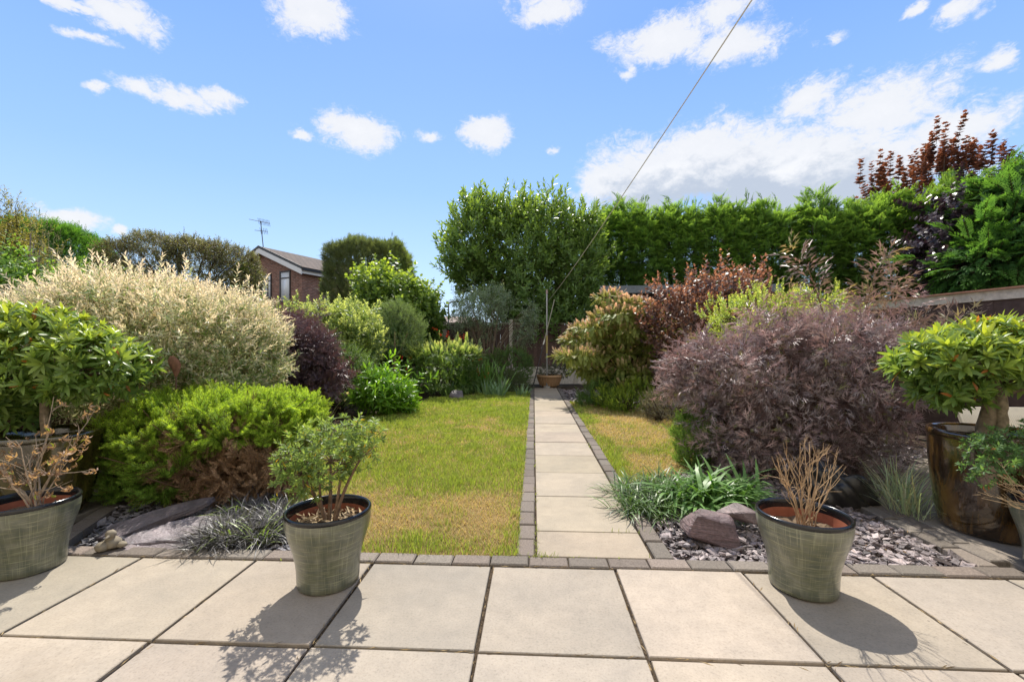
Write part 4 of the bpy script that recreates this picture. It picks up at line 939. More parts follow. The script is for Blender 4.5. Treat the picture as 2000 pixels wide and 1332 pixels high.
# --- purple elder and its tall shoots
els = [elder_sprig(3, .17, .125, .11) for _ in range(6)]
elp = pal([(.19, .152, .152), (.31, .262, .255), (.135, .108, .112)], (.27, .17, .165), .5, 1, (.1, .05, .03), .45, (.26, .27, .1), .035)
d = 4.0
shrub('purple_elder', 'big mounded elder with finely cut dark purple leaves', 'shrub',
      [Lb(1530, 760, d, 180, 100, .75), Lb(1410, 725, d, 90, 64, .6), Lb(1635, 722, d, 105, 84, .65), Lb(1535, 672, d, 105, 50, .6), Lb(1560, 850, d-.1, 165, 74, .6), Lb(1690, 790, d, 70, 90, .5), Lb(1350, 735, d, 40, 42, .4), Lb(1435, 850, d-.1, 80, 64, .5), Lb(1650, 665, d, 85, 42, .5)], 800, els, elp, (.75, 1.3), 'purple', (*P(1560, 0, 4.1)[:2], 0), (.8, .2, .42), .6, .24, nb=70, br=(.022, .004), bc=(.2, .12, .08), spur=.04, inset=.58)
els2 = [elder_sprig(4, .5, .25, .13, 2) for _ in range(5)]
def tall_shoots():
    t = thing('elder_shoots', 'tall arching bronze elder shoots with lime tips above the purple elder', 'shrub', (*P(1640, 0, 4.8)[:2], 0)); mb, b = MB(), MB(); base = np.array((*P(1650, 0, 4.8)[:2], 0))
    pl = pal([(.17, .11, .095), (.24, .16, .13), (.15, .12, .06)], (.5, .5, .08), .75, 1, (.15, .09, .05), .3); tops = [(1575, 475, 0), (1715, 480, .1), (1560, 560, .1), (1740, 530, .2), (1690, 560, -.1), (1830, 605, 0), (1910, 585, .1), (1640, 590, .1), (1770, 600, 0), (1600, 640, 0), (1860, 640, .15)]
    for (u, v, e) in tops:
        q = P(u, v+44, 4.8+e); m = base+(q-base)*np.array((.45, .45, .75)); cv = bez(base+rng.normal(0, .06, 3)*(1, 1, 0), m, q, 12); tube(b, cv, np.linspace(.016, .004, 12), 6, (.2, .13, .06), False)
        k = [11, 9, 7] if v < 600 else [11, 9, 8]; o = cv[k]; dr = np.gradient(cv, axis=0)[k]+rng.normal(0, .02, (len(k), 3)); inst(mb, els2, o-unit(dr)*.15, dr, np.array((.85, .95, .9))*U(.8, 1), pl, tipw=np.array((1, .1, 0)))
    mb.build('foliage', M['purple'], t); b.build('branch', M['bark'], t)
tall_shoots()
# --- golden shrub, copper ninebark, pink maple, low gold
gen = [shoot(9, .2, .07, 1.1, .5, 'opp', T_leaf(.5, .06, .12), .002, .3) for _ in range(5)]
def gs(ll, w, n=9, L=.2, arr='opp', tip=.3, a0=1.1, a1=.5): return [shoot(n, L, ll, a0, a1, arr, T_leaf(w, .06, .12), .002, tip) for _ in range(5)]
d = 6.0
shrub('golden_shrub', 'domed yellow green shrub behind the purple elder', 'shrub', [Lb(1480, 626, d, 100, 56, .7), Lb(1580, 622, d, 75, 52, .6), Lb(1510, 720, d, 130, 80, .7)], 1500, gs(.04, .5), pal([(.2, .3, .05), (.3, .4, .08), (.42, .48, .14)], (.5, .52, .14), .6, 1), (.7, 1.1), 'leaf', None, (.6, .7, .35), .3)
d = 7.6
cop = [shoot(8, .32, .085, 1.15, .5, 'alt', [T_palm(3, .5, .8), T_leaf(.6, .06, .12)], .003, .45) for _ in range(5)]
shrub('ninebark', 'tall dark purple shrub with coppery orange shoot tips, right of the pink maple', 'shrub', [Lb(1330, 640, d, 70, 58, .7), Lb(1420, 590, d, 70, 60, .7), Lb(1380, 640, d, 100, 90, .8), Lb(1300, 610, d, 40, 40, .5), Lb(1400, 720, d, 120, 70, .7), Lb(1460, 560, d, 40, 30, .4)], 1150, cop,
      pal([(.045, .028, .03), (.07, .036, .03), (.11, .05, .03)], (.48, .26, .14), .35, 1, (.1, .05, .03), .3, (.25, .3, .05), .008), (.75, 1.25), 'copper', None, (.5, .8, .35), .35, .16, topf(.3, .75), nb=40)
d = 8.5
pk = [shoot(8, .26, .07, 1.25, .7, 'flat', [T_palm(5, .24), T_palm(5, .3)], .002, .3) for _ in range(6)]
def tiers(u0, u1, v0, v1, n, d, seed):
    r = np.random.default_rng(seed); o = []
    for k in range(n):
        v = v0+(v1-v0)*(k+.5)/n; f = math.sin(math.pi*min(.93, (.16+.74*(k+.5)/n)))
        for q in range(3): o.append(Lb((u0+u1)/2+(u1-u0)*.34*(q-1)*f+r.normal(0, 7), v+r.normal(0, 7), d+r.normal(0, .25), (u1-u0)*.27*f, 17, .55*f))
    return o
shrub('japanese_maple', 'layered maple with pink leaf tips over green at the path end', 'tree', tiers(1118, 1316, 590, 765, 8, d, 3), 5200, pk,
      pal([(.13, .19, .025), (.18, .25, .035), (.24, .27, .05)], (.95, .52, .44), .2, .85, (.14, .07, .05), .22), (.45, .75), 'pale', (*P(1230, 0, d)[:2], 0), (.95, -.12, .22), .3, .1, lambda p, n, z: np.clip(-.3+z*.65+.75*n[:, 2]+rng.normal(0, .25, len(z)), 0, 1), nb=40, br=(.02, .004), roll=.35, keep=.5, spur=0, inset=.5)
d = 7.4
shrub('low_golden_shrub', 'low lime green shrub at the far edge of the right lawn', 'shrub', [Lb(1225, 785, d, 40, 26, .35), Lb(1190, 780, d+.3, 30, 22, .3), Lb(1250, 770, d, 26, 30, .3), Lb(1215, 800, d-.1, 26, 14, .2)], 700, gs(.035, .5), pal([(.12, .2, .02), (.2, .3, .03)], (.34, .42, .05), .5, 1), (.5, .8), 'leaf', None, (.6, .7, .35), .3)
d = 8.1
shrub('low_conifer', 'small mid green feathery bush under the pink maple', 'conifer shrub', [Lb(1170, 772, d, 36, 24, .4), Lb(1150, 785, d, 22, 16, .3), Lb(1210, 755, d+.3, 40, 30, .4)], 600, [frond(6, .5, 2) for _ in range(4)], pal([(.035, .09, .015), (.06, .13, .02)]), (.12, .2), 'conifer', None, (.6, .6, .35), .3, nb=8)
d = 5.6
shrub('heather_bush', 'grey purple twiggy bush behind the right lawn', 'shrub', [Lb(1300, 790, 6.4, 42, 30, .4), Lb(1275, 800, 6.6, 24, 20, .3)], 500, gs(.022, .3, 12, .14), pal([(.07, .08, .05), (.11, .085, .08), (.05, .07, .03)]), (.7, 1.1), 'leaf', None, (.6, .7, .35), .4, nb=16)
d = 4.1
shrub('dwarf_conifer', 'small green conifer peeping out under the purple elder', 'conifer shrub', [Lb(1362, 850, d, 42, 52, .28), Lb(1350, 895, d-.1, 30, 26, .2)], 700, [frond(6, .5, 2) for _ in range(4)], pal([(.05, .12, .02), (.09, .19, .03)], (.2, .32, .05), .6, 1), (.08, .13), 'conifer', None, (.6, .7, .3), .3, nb=8)

# --- left border, front to back
d = 5.6
shrub('dark_plum_shrub', 'dark plum coloured cut leaved shrub right of the willow', 'shrub', [Lb(585, 690, d, 60, 60, .5), Lb(560, 740, d, 60, 40, .5), Lb(625, 735, d, 45, 30, .4), Lb(560, 655, d+.3, 34, 34, .4)], 600, els, pal([(.045, .025, .032), (.07, .04, .048), (.03, .02, .026)], (.11, .055, .055), .5, 1, (.08, .04, .03), .35), (.8, 1.2), 'purple', None, (.7, .5, .4), .4, .15, nb=30)
d = 7.2
shrub('box_dome', 'rounded dark green small leaved bush left of the lawn', 'shrub', [Lb(665, 735, d, 68, 55, .65), Lb(700, 750, d, 38, 48, .5), Lb(630, 745, d, 40, 50, .5), Lb(660, 695, d, 48, 26, .5)], 1900, gs(.035, .5), pal([(.035, .085, .015), (.065, .13, .02)], (.15, .24, .04), .5, 1), (.45, .7), 'gloss', None, (.8, .5, .35), .3, .08, topf(.3, .8), nb=24)
d = 8.6
shrub('variegated_dogwood', 'tall pale green variegated shrub in front of the brick house', 'shrub', [Lb(640, 668, d, 85, 62, .9), Lb(575, 660, d, 50, 50, .7), Lb(700, 668, d, 42, 56, .7), Lb(630, 634, d, 66, 32, .6), Lb(690, 628, d+.3, 35, 26, .5)], 1700, [shoot(8, .3, .085, 1.1, .45, 'opp', T_leaf(.45, .06, .12), .003, .25) for _ in range(5)],
      pal([(.1, .17, .06), (.18, .26, .09), (.3, .36, .16)], (.42, .48, .18), .4, 1), (.7, 1.15), 'leaf', None, (.5, .8, .35), .35, .13, nb=30)
d = 10.0
def standard():
    base = np.array((*P(765, 0, d)[:2], 0)); fk = P(771, 690, d)
    t = shrub('standard_olive', 'lollipop grey green little tree on a thin bare stem', 'tree', [Lb(775, 650, d, 52, 50, .6), Lb(770, 615, d, 36, 26, .4), Lb(800, 645, d, 30, 40, .4), Lb(745, 655, d, 28, 34, .4)], 1500, gs(.06, .22, 11, .24, 'alt', .35, .9, .4), pal([(.06, .115, .045), (.11, .18, .075)], (.16, .26, .08), .5, 1), (.6, 1), 'leaf', base, (.7, .7, .3), .4, .1, nb=0)
    b = MB(); tube(b, [base, base+(fk-base)*.5+np.array((.03, 0, 0)), fk, fk+np.array((.0, 0, .5))], [.035, .03, .026, .015], 8, (.3, .22, .13)); tube(b, [fk-(0, 0, .1), fk+np.array((.15, 0, .1)), fk+np.array((.3, .05, .5))], [.018, .015, .008], 6, (.3, .22, .13)); b.build('trunk', M['bark'], t)
standard()
d = 7.7
pe = [shoot(8, .32, .16, 1.2, .5, 'alt', [T_ell(.3, .05, .2), T_ell(.26, .05, .3)], .004, .3) for _ in range(5)]
shrub('peony', 'bright green broad leaved clump at the left lawn edge', 'plant', [Lb(752, 772, d-.5, 52, 28, .5), Lb(730, 758, d-.4, 28, 26, .4), Lb(778, 788, d-.5, 30, 18, .35)], 360, pe, pal([(.10, .22, .02), (.17, .32, .035)], None), (.7, 1.1), 'gloss', None, (.7, .6, .35), .5, nb=26, br=(.008, .003), bc=(.2, .22, .06))
d = 10.0
shrub('layered_viburnum', 'flat topped layered shrub with pale green top, before the red flowers', 'shrub', [Lb(870, 690, d, 66, 20, .8), Lb(905, 695, d, 36, 18, .6), Lb(840, 700, d, 36, 22, .6), Lb(870, 715, d, 60, 26, .7), Lb(855, 740, d, 46, 26, .5), Lb(895, 745, d, 36, 26, .5)], 1500, gs(.06, .5, 7, .22, 'flat', .3), pal([(.05, .11, .02), (.09, .17, .03)], (.36, .42, .17), .2, .7), (.6, 1), 'leaf', None, (.8, .15, .25), .35, .1, lambda p, n, z: np.clip((z-.62)/.25, 0, 1)*np.clip(n[:, 2]+.4, 0, 1), nb=24, roll=.4)
d = 11.3
shrub('box_bush', 'dark glossy green bush in front of the back fence post', 'shrub', [Lb(1005, 712, d, 32, 34, .5), Lb(975, 715, d, 28, 30, .4), Lb(1018, 720, d, 22, 30, .4)], 1000, gs(.05, .5), pal([(.03, .08, .015), (.06, .13, .02)], (.12, .2, .04), .5, 1), (.5, .8), 'gloss', None, (.8, .5, .35), .3, nb=14)
d = 10.6
shrub('low_olive_bush', 'low dull green bush at the path corner', 'shrub', [Lb(990, 745, d, 36, 22, .4), Lb(1010, 752, d, 26, 16, .3), Lb(965, 750, d, 22, 18, .3)], 700, gs(.035, .4), pal([(.05, .085, .025), (.085, .12, .04)]), (.6, .9), 'leaf', None, (.7, .6, .35), .3, nb=14)
# red crocosmia flowers
def crocosmia(label, spots, base, leaves):
    t = thing('crocosmia', label, 'flowers', (base[0], base[1], 0), 'red flowers in the left border'); mb, b = MB(), MB()
    fl = [shoot(7, .2, .075, 1.2, .5, 'alt', [T_palm(3, .45, .7), T_leaf(.5, .1, .2)], .004, .4) for _ in range(3)]
    for q in spots:
        o = np.array((q[0]+U(-.15, .15), q[1]+U(-.05, .2), 0)); tube(b, bez(o, o+(q-o)*np.array((.2, .2, .7)), q, 6), .006, 4, (.12, .2, .04), False)
    for q in spots:
        mb = MB(); inst(mb, fl, [q], rng.normal(0, .5, (1, 3))+np.array((0, 0, .35)), U(.6, 1.1), pal([(.75, .05, .015), (.85, .11, .03)], stem=(.2, .15, .04))); mb.build('flower', M['petal'], t)
    b.build('stem', M['leaf'], t)
    if leaves:
        m2 = MB(); s = []
        for tm in iris: q = Sp(); q.put(tm, (0, 0, 0), (1, 0, 0), (0, 0, 1), 1, .5, .5); s.append(q.done())
        n = leaves; o = np.stack([base[0]+rng.normal(0, .3, n), base[1]+rng.normal(0, .15, n), np.zeros(n)], 1); a = rng.uniform(0, 6.28, n); inst(m2, s, o, np.stack([np.cos(a)*.3, np.sin(a)*.3, np.ones(n)], 1), rng.uniform(.5, .95, n), pal([(.08, .19, .025), (.13, .26, .04)]), .3); m2.build('leaf', M['strap'], t)['kind'] = 'stuff'
crocosmia('red crocosmia flowers low beside the dark box bush', [P(u, v, 10.4) for u, v in ((942, 728), (950, 732), (947, 741), (938, 735), (952, 722), (930, 712), (938, 705), (925, 716), (944, 700), (935, 740))], P(935, 0, 10.5), 130)
crocosmia('red crocosmia flowers poking above the flat topped shrub', [P(u, v, 11.2) for u, v in ((862, 664), (872, 663), (880, 665), (890, 666), (900, 667), (910, 666), (868, 668), (905, 664), (858, 650), (861, 655), (857, 644))], P(880, 0, 11.3), 90)
crocosmia('red blooms in the shade behind the lollipop tree stem', [P(u, v, 10.8) for u, v in ((788, 703), (798, 706), (790, 725), (787, 727), (800, 740), (805, 757))], P(795, 0, 10.9), 60)
# dried seed heads leaning over the soil
E_ = [(np.array((*P(630+k*4, 0, 6.4)[:2], 0)), P(u, v, 6.3)) for k, (u, v) in enumerate(((664, 758), (680, 766), (669, 781), (660, 796)))]
def heads(t, tips):
    sp = shoot(14, .03, .03, 1.6, .6, 'whorl', T_needle(.2), .002, .2)
    for _, e in E_: mb = MB(); inst(mb, [sp], [e], rng.normal(0, 1, (1, 3)), 1.0, pal([(.45, .4, .3)], stem=(.4, .35, .25))); mb.build('seed_head', M['leaf'], t)
twiggy('seed_heads', 'thin dried seed heads leaning out beside the rounded bush', P(640, 0, 6.4)*(1, 1, 0), E_, 0, (.35, .36, .2), .005, cat='plant', leaves=heads)
# hazel by the house
d = 12.0
shrub('hazel', 'large round leaved bright green tree beside the clipped conifer', 'tree', [Lb(775, 600, d, 72, 60, 1.1), Lb(745, 560, d, 40, 36, .8), Lb(820, 620, d, 40, 46, .8), Lb(725, 610, d, 34, 36, .7), Lb(795, 575, d, 28, 28, .6), Lb(838, 630, d, 22, 32, .5), Lb(790, 660, d, 70, 50, .9)], 1500, [shoot(8, .42, .13, 1.2, .6, 'alt', T_ell(.85, .06, .2), .004, .3) for _ in range(5)],
      pal([(.05, .115, .018), (.08, .16, .025)], (.32, .42, .04), .3, 1), (.7, 1.1), 'leaf', None, (.6, .6, .4), .4, .2, topf(.35, .9), nb=40, br=(.04, .006), bc=(.1, .075, .05))
# blue grey eucalyptus in front of the back fence
d = 11.9
shrub('eucalyptus', 'blue grey leaved slender small tree in front of the back fence', 'tree', [Lb(930, 600, d, 40, 32, .6), Lb(965, 590, d, 34, 30, .6), Lb(910, 620, d, 26, 22, .5), Lb(1030, 640, d, 18, 30, .4), Lb(1015, 660, d, 14, 18, .3), Lb(950, 625, d, 40, 22, .5), Lb(900, 590, d, 16, 14, .3), Lb(1038, 610, d, 12, 18, .3), Lb(935, 660, d, 20, 14, .3), Lb(890, 640, d, 14, 10, .3)], 1150, gs(.085, .3, 9, .3, 'alt', .3, 1.3, .8),
      pal([(.17, .23, .19), (.24, .3, .26), (.13, .21, .1)], (.26, .33, .2), .5, 1, (.2, .14, .1)), (.7, 1.1), 'leaf', (*P(950, 0, d)[:2], 0), (.6, .1, .5), .6, .2, nb=46, br=(.03, .004), bc=(.2, .15, .11), bjit=.06)
# cherry laurel
d = 14.2
lau = [shoot(11, .55, .2, 1.05, .4, 'alt', T_ell(.36, .05, .15), .006, .25) for _ in range(6)]
shrub('cherry_laurel', 'big broad leaved evergreen tree behind the washing line post', 'tree', [Lb(1000, 500, d, 95, 80, 1.3), Lb(930, 470, d, 52, 66, 1.0), Lb(1060, 480, d, 80, 66, 1.2), Lb(1040, 570, d, 95, 80, 1.2), Lb(1120, 520, d, 60, 78, 1.1), Lb(1080, 640, d-.6, 66, 46, .8), Lb(905, 510, d, 36, 44, .8), Lb(960, 425, d, 22, 30, .5), Lb(1040, 430, d, 70, 26, .7), Lb(1130, 610, d-.4, 40, 56, .7), Lb(925, 555, d, 30, 16, .5), Lb(1145, 460, d, 24, 40, .6), Lb(930, 420, d, 14, 24, .4)], 3300, lau,
      pal([(.065, .135, .025), (.10, .19, .035)], (.2, .31, .03), .4, 1), (.7, 1.15), 'gloss', (*P(1020, 0, d)[:2], 0), (.6, .65, .4), .5, .26, topf(.3, .95), nb=60, br=(.06, .008), bc=(.09, .07, .05), inset=.25, spur=.16)

# --- conifer hedge along the right
frs = [frond(8, .5, 2, .3, .22) for _ in range(6)]
def hedge():
    A, B, C = P(1165, 0, 16.5), P(1700, 0, 12.0), P(2120, 0, 9.2); r = np.random.default_rng(5)
    lob = []
    def seg(a, b, n, va, vb, ta, tb):
        for k in range(n):
            f = (k+.5)/n; c = a+(b-a)*f; dd = ta+(tb-ta)*f; h = HC-(va+(vb-va)*f-VH)/F*dd+r.normal(0, .12)
            lob.append((c[0]+r.normal(0, .12), c[1]+r.normal(0, .15), h*.5, .85, .95, h*.5)); lob.append((c[0]+r.normal(0, .2), c[1]-.35, h*.75, .6, .7, h*.22)); lob.append((c[0], c[1]-.1, h*.32, .85, .9, h*.3))
    seg(A, B, 13, 408, 402, 16.5, 12.0); seg(B, C, 7, 400, 350, 12, 9.2)
    t = thing('conifer_hedge', 'long tall feathery green conifer hedge along the right side', 'hedge', (*((A+C)/2)[:2], 0))
    p, nr = crown(lob, 56000, .5, .13, .5, .62, 4.0); k = (nr[:, 1] < .55) | (rng.random(len(p)) < .35); p, nr = p[k], nr[k]; dist = np.hypot(p[:, 0], p[:, 1])
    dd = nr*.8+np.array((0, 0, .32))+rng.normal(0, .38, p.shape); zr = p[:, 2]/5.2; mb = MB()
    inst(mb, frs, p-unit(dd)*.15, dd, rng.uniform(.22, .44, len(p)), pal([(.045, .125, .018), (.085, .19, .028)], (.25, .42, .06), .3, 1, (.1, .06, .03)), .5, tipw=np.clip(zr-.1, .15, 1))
    # leaders along the top
    tp, tn = [], []
    for L in lob[::3]:
        for q in range(7): tp.append((L[0]+r.normal(0, .35), L[1]+r.normal(0, .3), L[2]+L[5]*U(.9, 1.0))); tn.append((r.normal(0, .25), r.normal(0, .2), 1))
    for q in range(26): z = 4.6+2.0*q/26; o = P(1210, 0, 15.8); tp.append((o[0]+r.normal(0, .3), o[1]+r.normal(0, .2), z-.3)); tn.append((r.normal(0, .6), r.normal(0, .5), .8))
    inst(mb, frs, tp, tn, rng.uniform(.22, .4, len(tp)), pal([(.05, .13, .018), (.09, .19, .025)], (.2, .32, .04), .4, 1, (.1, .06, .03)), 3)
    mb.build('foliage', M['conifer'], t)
    b = MB()
    for L in lob[::3]: tube(b, [(L[0], L[1], 0), (L[0]+.05, L[1]+.05, L[2]), (L[0], L[1], L[2]*1.6)], [.11, .09, .03], 7, (.13, .09, .065), False)
    limbs(b, (0, 0, 0), [], .1, .1, W3)
    for k in range(260):
        L = lob[3*rng.integers(0, len(lob)//3)]; z = U(.4, .78)*L[2]*2; a = U(3.3, 6.2); o = np.array((L[0], L[1], z)); tube(b, [o, o+np.array((math.cos(a)*.5, math.sin(a)*.5, .1)), o+np.array((math.cos(a)*.95, math.sin(a)*.95, .3))], [.025, .018, .008], 5, (.16, .11, .08), False)
    b.build('trunk', M['bark'], t)
hedge()
d = 9.3
big = [frond(10, .5, 3, .4, .2) for _ in range(5)]
shrub('cypress', 'dark feathery cypress filling the right edge above the fence', 'tree', [Lb(1960, 450, d, 70, 90, 1.0), Lb(1990, 390, d, 60, 60, .8), Lb(1920, 520, d-.2, 60, 70, .9), Lb(2030, 480, d, 60, 140, 1.0), Lb(1990, 560, d-.2, 80, 60, .8)], 1200, big, pal([(.02, .075, .014), (.045, .13, .02)], (.1, .24, .03), .4, 1), (.35, .75), 'conifer', (*P(1975, 0, d)[:2], 0), (.8, .0, .4), .35, .12, nb=16, br=(.09, .02), roll=.5)
d = 12.4
mp = [shoot(9, .8, .15, 1.35, .9, 'opp', [T_palm(5, .42, 1.15, .12), T_palm(5, .5, 1.1, .2)], .006, .35) for _ in range(5)]
shrub('copper_maple', 'copper red leaved maple whose shoots rise above the hedge', 'tree', [Lb(1840, 375, d, 80, 60, .8), Lb(1910, 370, d, 60, 60, .8), Lb(1750, 400, d, 46, 40, .6), Lb(1830, 330, d, 26, 44, .4), Lb(1935, 345, d, 36, 44, .4), Lb(1880, 340, d, 24, 40, .4), Lb(1700, 405, d, 20, 40, .4)], 190, mp,
      pal([(.06, .026, .02), (.13, .05, .025), (.04, .022, .022)], (.22, .09, .035), .3, 1, (.08, .05, .04)), (.75, 1.2), 'copper', (*P(1850, 0, d)[:2], 0), (.2, 1.4, .15), .7, .15, nb=36, br=(.05, .008), bc=(.1, .07, .055), inset=.3, spur=.2)
shrub('purple_maple', 'near black purple foliage showing through the hedge on the right', 'tree', [Lb(1850, 480, 9.9, 60, 60, .5), Lb(1880, 420, 9.9, 50, 50, .5), Lb(1840, 540, 9.8, 40, 40, .4)], 190, mp, pal([(.018, .012, .022), (.03, .018, .026)], (.04, .018, .02), .4, 1), (.6, .9), 'purple', (*P(1850, 0, 9.9)[:2], 0), (.8, .2, .4), .4, .1, nb=16)
# --- clipped conifers and far-left trees
tuf = [frond(6, .45, 2, .1, .22) for _ in range(5)]
def clipped(name, label, lobes, n, p_, sc, base, tipf=None, mt='conifer', sps=None, cat='clipped tree', mixx=(.65, .55, .5), nb=24, sq=.6):
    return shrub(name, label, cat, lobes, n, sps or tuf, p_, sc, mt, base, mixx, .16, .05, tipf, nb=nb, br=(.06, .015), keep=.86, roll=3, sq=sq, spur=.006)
d = 14.5
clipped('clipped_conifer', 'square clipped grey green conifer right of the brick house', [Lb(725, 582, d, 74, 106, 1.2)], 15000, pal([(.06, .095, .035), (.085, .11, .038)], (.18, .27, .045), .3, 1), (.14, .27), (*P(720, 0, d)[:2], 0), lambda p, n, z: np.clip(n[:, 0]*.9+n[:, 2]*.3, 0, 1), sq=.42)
d = 13.0
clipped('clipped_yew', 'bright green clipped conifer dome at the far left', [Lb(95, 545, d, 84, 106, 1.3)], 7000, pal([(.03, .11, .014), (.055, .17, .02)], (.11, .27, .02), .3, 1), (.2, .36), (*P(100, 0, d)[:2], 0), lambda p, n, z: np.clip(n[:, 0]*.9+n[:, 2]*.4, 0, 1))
d = 11.0
plum = [shoot(9, .35, .085, 1.15, .6, 'alt', T_leaf(.5, .06, .15), .003, .3) for _ in range(5)]
clipped('clipped_plum_tree', 'broad flat topped purple brown clipped tree left of the brick house', [Lb(335, 555, d, 96, 88, 1.2), Lb(420, 560, d, 68, 82, 1.1), Lb(275, 560, d, 40, 50, .8)], 13000, pal([(.06, .065, .025), (.08, .05, .035), (.055, .09, .022), (.05, .032, .028)], (.15, .16, .06), .5, 1), (.4, .65), (*P(370, 0, d)[:2], 0), None, 'leaf', plum, mixx=(.7, .4, .4), nb=40)
clipped('green_conifer_edge', 'thin bright green conifer at the right side of the plum tree', [Lb(482, 575, 12.2, 10, 60, .4)], 500, pal([(.06, .13, .02)], (.16, .28, .03), .4, 1), (.15, .25), (*P(482, 0, 12.2)[:2], 0), cat='conifer')
d = 8.0
shrub('bronze_tree', 'olive bronze leaved loose tree at the left edge', 'tree', [Lb(20, 420, d, 24, 36, .4), Lb(30, 490, d, 36, 40, .6), Lb(-30, 470, d, 50, 70, .7), Lb(45, 540, d, 26, 30, .4), Lb(10, 560, d, 60, 40, .5)], 800, gs(.075, .3, 10, .35, 'alt', .3), pal([(.11, .11, .025), (.17, .15, .035), (.08, .1, .02)], (.3, .26, .06), .5, 1), (.7, 1.1), 'leaf', (*P(15, 0, d)[:2], 0), (.6, .7, .4), .6, .2, nb=30, br=(.03, .005))
d = 6.6
shrub('green_leaf_tree', 'fresh green leafy tree with pale trunk at the left edge', 'tree', [Lb(5, 530, d, 40, 40, .5), Lb(50, 560, d, 34, 26, .4), Lb(-30, 580, d, 50, 40, .5), Lb(100, 560, d+.6, 40, 20, .4)], 420, gs(.1, .5, 8, .3, 'alt', .3, 1.3, .8), pal([(.05, .14, .02), (.09, .2, .03)], (.2, .32, .04), .5, 1), (.7, 1.1), 'leaf', (*P(32, 0, d)[:2], 0), (.6, .3, .4), .6, .2, nb=24, br=(.035, .005), bc=(.4, .36, .3), bjit=.02)
d = 7.6
shrub('laurel_bush', 'mid green pointed leaf bush behind the willow', 'shrub', [Lb(165, 555, d, 34, 30, .5), Lb(130, 570, d, 40, 24, .5), Lb(205, 570, d+1, 34, 24, .5), Lb(180, 600, d, 80, 40, .7)], 500, gs(.11, .36, 8, .3, 'alt', .3), pal([(.05, .125, .02), (.085, .18, .03)], (.22, .3, .05), .5, 1), (.7, 1.1), 'gloss', None, (.6, .7, .4), .5, .15, nb=20)
# pruned bare stems
d = 7.2; b0 = np.array((*P(50, 0, d)[:2], 0))
E_ = [(b0+rng.normal(0, .03, 3)*(1, 1, 0), P(u, v, d+e)) for u, v, e in ((60, 455, 0), (78, 485, .1), (66, 475, -.1))]
twiggy('pruned_stump', 'pruned grey bare branches in front of the clipped dome', b0, E_, 2, (.27, .22, .17), .03, cat='tree', fork=(.8, 1), flen=(.2, .4))
E_ = [(b0+np.array((.35, 0, 0)), P(u, v, d)) for u, v in ((86, 440), (95, 450), (105, 468), (90, 480), (112, 485), (80, 470))]
def sparse(t, tips):
    mb = MB(); inst(mb, gs(.05, .16, 10, .3, 'alt', .3, .7, .3), np.repeat(tips, 2, 0)+rng.normal(0, .06, (2*len(tips), 3)), rng.normal(0, .3, (2*len(tips), 3))+np.array((0, 0, 1)), .8, pal([(.2, .22, .1), (.28, .28, .14)])); mb.build('foliage', M['pale'], t)
twiggy('wispy_shrub', 'wispy pale olive shoots beside the pruned branches', b0+np.array((.35, 0, 0)), E_, 4, (.3, .28, .15), .008, cat='shrub', leaves=sparse, flen=(.2, .5))
# plants in the far bowl
shrub('bowl_plant', 'small grey green plants growing in the terracotta bowl', 'plant', [(*(pbowl+np.array((-.1, 0, .42))), .22, .2, .16), (*(pbowl+np.array((.3, 0, .45))), .28, .2, .2)], 130, gs(.06, .4), pal([(.05, .08, .04), (.08, .1, .06), (.04, .03, .035)]), (.6, 1), 'leaf', pbowl+np.array((0, 0, .29)), nb=8)

# ================================================================== SMALL THINGS
def rock(name, label, pts, loc, rotz, c, cat='rock', tilt=(0, 0), bev=.006, group=None, m='slate', lay=True):
    t = bmesh.new(); vs = [t.verts.new(p) for p in pts]; bmesh.ops.convex_hull(t, input=vs)
    bmesh.ops.delete(t, geom=[v for v in t.verts if not v.link_faces], context='VERTS')
    bmesh.ops.bevel(t, geom=t.edges[:], offset=bev, segments=1, affect='EDGES'); bmesh.ops.triangulate(t, faces=t.faces[:]); bmesh.ops.subdivide_edges(t, edges=t.edges[:], cuts=2, use_grid_fill=True)
    for v in t.verts:
        v.co += Vector((math.sin(v.co.y*31+v.co.z*57)*.004, math.sin(v.co.x*29)*.004, math.sin(v.co.x*23+v.co.y*37)*.005))
    me = bpy.data.meshes.new(name); t.to_mesh(me); t.free()
    a = me.color_attributes.new('Col', 'FLOAT_COLOR', 'POINT'); cc = np.array(c)[None]*(1+.25*np.sin(np.array([v.co.z*60+v.co.x*9 for v in me.vertices]))[:, None]); a.data.foreach_set('color', np.concatenate([cc, np.ones((len(cc), 1))], 1).astype(np.float32).ravel())
    o = link(name, me, M[m]); o.location = [float(q) for q in loc]; o.rotation_euler = (tilt[0], tilt[1], rotz); return tag(o, label, cat, group)
def blockpts(w, d, h, n, r, taper=.3):
    r = np.random.default_rng(r); p = r.uniform(-1, 1, (n, 3))*np.array((w/2, d/2, h/2)); e = np.sign(r.uniform(-1, 1, (n, 3))); k = r.integers(0, 3, n); p[np.arange(n), k] = (e*np.array((w/2, d/2, h/2)))[np.arange(n), k]*r.uniform(.8, 1, n)
    p[:, :2] *= (1-taper*(p[:, 2:]/h+.5)*.8); p[:, 2] += h/2; return p
a = P(1383, 0, 2.52); a[2] = -.06
rock('slate_rock', 'blocky plum coloured slate rock in front of the strap leaves', blockpts(.36, .22, .2, 20, 4, .3), a, -.15, (.17, .115, .115), tilt=(-.1, .06))
a = P(1450, 0, 2.62); a[2] = .06
rock('slate_rock', 'flatter slate rock leaning behind the blocky one', blockpts(.28, .2, .09, 16, 8, .25), a, .2, (.19, .145, .14), tilt=(.05, .12))
def slab_pts(out, th): return [(x, y, z) for x, y in out for z in (0, th)]
a = P(300, 0, 2.72); a[2] = .015
